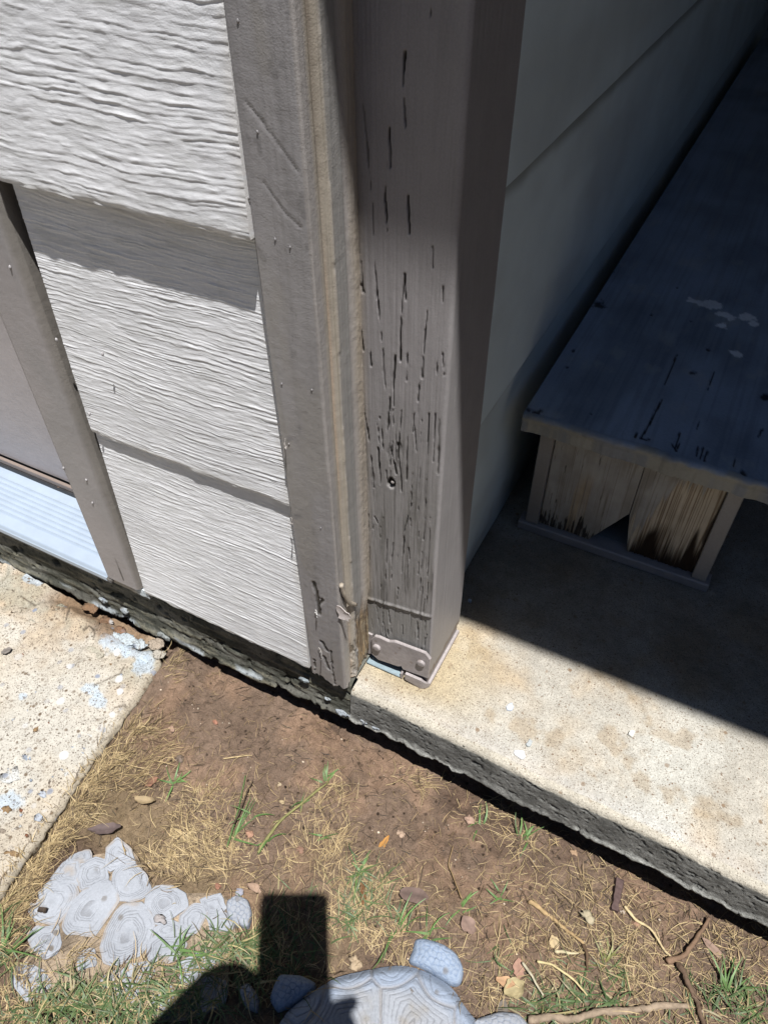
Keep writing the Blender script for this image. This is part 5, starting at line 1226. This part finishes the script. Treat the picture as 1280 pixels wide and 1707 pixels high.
# ------------------------------------------------------------------ the PERSON taking the picture (out of frame; throws the phone and hand shadow)
def cw(r, d, f): return CPOS+RT*r+DN*d+FW*f
def build_person():
    ph = thing('phone', tuple(cw(0, .03, -.01)), 'slim phone held up over the grass casting a rectangular shadow', 'phone')
    w2, t0, t1, h0, h1 = .0425, -.004, -.0125, -.048, .112
    rr = .010; out = []
    for cx, cy, a0 in ((w2-rr, h1-rr, 0), (-w2+rr, h1-rr, 90), (-w2+rr, h0+rr, 180), (w2-rr, h0+rr, 270)):
        for k in range(5): a = math.radians(a0+k*22.5); out.append((cx+rr*math.cos(a), cy+rr*math.sin(a)))
    n = len(out); V = [cw(a, b, t0) for a, b in out]+[cw(a, b, t1) for a, b in out]
    Fs = [list(range(n)), list(range(2*n-1, n-1, -1))]+[[i, n+i, n+(i+1) % n, (i+1) % n] for i in range(n)]
    mk('phone_case', V, Fs, M['glass'], ph, (.02, .02, .022))
    V = [cw(a*.94, .032+(b-.032)*.97, t1-.0006) for a, b in out]
    mk('screen', V, [list(range(n))], M['glass'], ph, (.03, .03, .035))
    # left hand under the phone; forearm, body behind
    pts = []; rad = []; ed = []
    def add(p, r, par=None):
        pts.append(np.array(p, float)); rad.append(r)
        if par is not None: ed.append((par, len(pts)-1))
        return len(pts)-1
    fwd = np.array([math.sin(YAW), math.cos(YAW), 0]); lef = np.array([-fwd[1], fwd[0], 0])
    B = -fwd*.62; B = np.array([B[0], B[1], 0]); U = np.array([0, 0, 1.0])
    at = lambda f, l, z: B+fwd*f+lef*l+U*z
    pel = add(at(0, 0, .95), .135)
    sp = add(at(.02, 0, 1.12), .125, pel); ch = add(at(.05, 0, 1.32), .135, sp); nk = add(at(.09, 0, 1.47), .055, ch)
    hd = add(at(.14, 0, 1.56), .080, nk); hd2 = add(at(.165, 0, 1.655), .088, hd); add(at(.165, 0, 1.73), .06, hd2)
    for s in (1, -1):
        hp = add(at(0, s*.10, .88), .09, pel); kn = add(at(.03, s*.12, .50), .06, hp); an = add(at(0, s*.12, .10), .038, kn); ft = add(at(.05, s*.13, .045), .036, an); add(at(.17, s*.15, .035), .030, ft)
    # right arm hangs
    sh = add(at(.03, -.20, 1.37), .058, ch); el = add(at(-.02, -.27, 1.10), .042, sh); wr = add(at(.06, -.27, .87), .027, el); pm = add(at(.08, -.265, .79), .032, wr)
    for k in range(4): f1_ = add(at(.105-.02*k, -.262, .735), .0092, pm); f2_ = add(at(.11-.02*k, -.255, .70), .0085, f1_); add(at(.11-.02*k, -.245, .672), .0075, f2_)
    t1_ = add(at(.125, -.25, .775), .0115, wr); add(at(.14, -.24, .745), .0095, t1_)
    # left arm up to the phone
    sh = add(at(.04, .20, 1.37), .058, ch); wrist = cw(-.115, .125, -.045)
    wrist = cw(-.135, .110, -.080)
    elp = at(.17, .30, 1.13); el = add(elp, .044, sh); mid = add(wrist*.6+elp*.4+np.array([0, 0, -.01]), .044, el)
    wr = add(wrist, .046, mid); pm = add(cw(-.0700, .0620, -.070), .056, wr); pm2 = add(cw(-.034, .064, -.062), .040, pm); heel = add(cw(-.050, .110, -.062), .040, pm2)
    for k in range(4):
        y = .080+.021*k
        kn_ = add(cw(-.040, y, -.034), .0115, pm2 if k < 2 else heel); a_ = add(cw(.000, y-.002, -.027), .0092, kn_); b_ = add(cw(.044, y-.004, -.026), .0088, a_); add(cw(.066-.004*k, y-.006, -.016), .0084, b_)
    tb = add(cw(-.080, .066, -.030), .020, pm); tb2 = add(cw(-.066, .058, -.016), .0125, tb); add(cw(-.052, .050, -.010), .0095, tb2)
    o0 = np.array([B[0], B[1], 0.0])
    per = thing('person', tuple(o0), 'person outside the frame in dark clothes holding up the phone', 'person')
    V, Fs = [], []
    def cap(pa, pb, ra, rb):
        L = np.linalg.norm(pb-pa); ax = (pb-pa)/(L+1e-9); u = np.cross(ax, [.3, .2, 1.0]); u /= np.linalg.norm(u); w = np.cross(ax, u)
        prof = [(-math.cos(t)*ra, math.sin(t)*ra) for t in np.linspace(.25, math.pi/2, 4)]+[(L+math.sin(t)*rb, math.cos(t)*rb) for t in np.linspace(0, math.pi/2-.25, 4)]
        o_ = len(V); k = 14
        for h, r in prof:
            for q in range(k): t = 2*math.pi*q/k; V.append(pa+ax*h+(u*math.cos(t)+w*math.sin(t))*r)
        for i in range(len(prof)-1):
            for q in range(k): Fs.append((o_+i*k+q, o_+i*k+(q+1) % k, o_+(i+1)*k+(q+1) % k, o_+(i+1)*k+q))
        Fs.append(tuple(o_+q for q in range(k))[::-1]); Fs.append(tuple(o_+(len(prof)-1)*k+q for q in range(k)))
    for i, j in ed: cap(pts[i], pts[j], rad[i], rad[j])
    me = bpy.data.meshes.new('body'); me.from_pydata([tuple(v-o0) for v in V], [], Fs); me.update()
    o = bpy.data.objects.new('body', me); COL.objects.link(o); o.parent = per
    rm = o.modifiers.new('fuse', 'REMESH'); rm.mode = 'VOXEL'; rm.voxel_size = .0042; rm.use_smooth_shade = True
    sm_ = o.modifiers.new('soften', 'SMOOTH'); sm_.iterations = 3; sm_.factor = .5
    mt = bpy.data.materials.new('skin_and_clothes'); mt.use_nodes = True; nt = mt.node_tree
    tc = nt.nodes.new('ShaderNodeTexCoord'); sx = nt.nodes.new('ShaderNodeSeparateXYZ'); nt.links.new(tc.outputs['Object'], sx.inputs[0])
    rp = nt.nodes.new('ShaderNodeValToRGB'); rp.color_ramp.interpolation = 'CONSTANT'
    dv = nt.nodes.new('ShaderNodeMath'); dv.operation = 'DIVIDE'; dv.inputs[1].default_value = 1.8; nt.links.new(sx.outputs[2], dv.inputs[0])
    cr = rp.color_ramp; cr.elements[0].color = (.03, .03, .035, 1); cr.elements[1].position = .035; cr.elements[1].color = (.04, .05, .09, 1)
    e = cr.elements.new(.53); e.color = (.05, .055, .06, 1); e = cr.elements.new(.80); e.color = (.45, .27, .19, 1)
    nt.links.new(dv.outputs[0], rp.inputs[0]); nt.links.new(rp.outputs[0], nt.nodes['Principled BSDF'].inputs['Base Color']); nt.nodes['Principled BSDF'].inputs['Roughness'].default_value = .6
    me.materials.append(mt)
    hp_ = at(.135, 0, 1.675); lump('hair', hp_, (.098, .105, .088), (.03, .02, .015), M['cloth'], per, 951, nu=24, nv=16, rough=.10)
    f0 = at(.25, 0, 1.615)
    lump('nose', f0, (.016, .018, .022), (.42, .25, .18), M['cloth'], per, 953, nu=10, nv=8, rough=.05)
    for s in (1, -1): lump('eye', at(.235, s*.032, 1.645), (.011, .011, .009), (.6, .58, .55), M['glass'], per, 955, rough=.02); lump('ear', at(.15, s*.086, 1.63), (.015, .018, .03), (.42, .25, .18), M['cloth'], per, 957, rough=.05)
    lump('mouth', at(.243, 0, 1.575), (.022, .012, .008), (.35, .14, .12), M['cloth'], per, 959, rough=.05)
build_person()
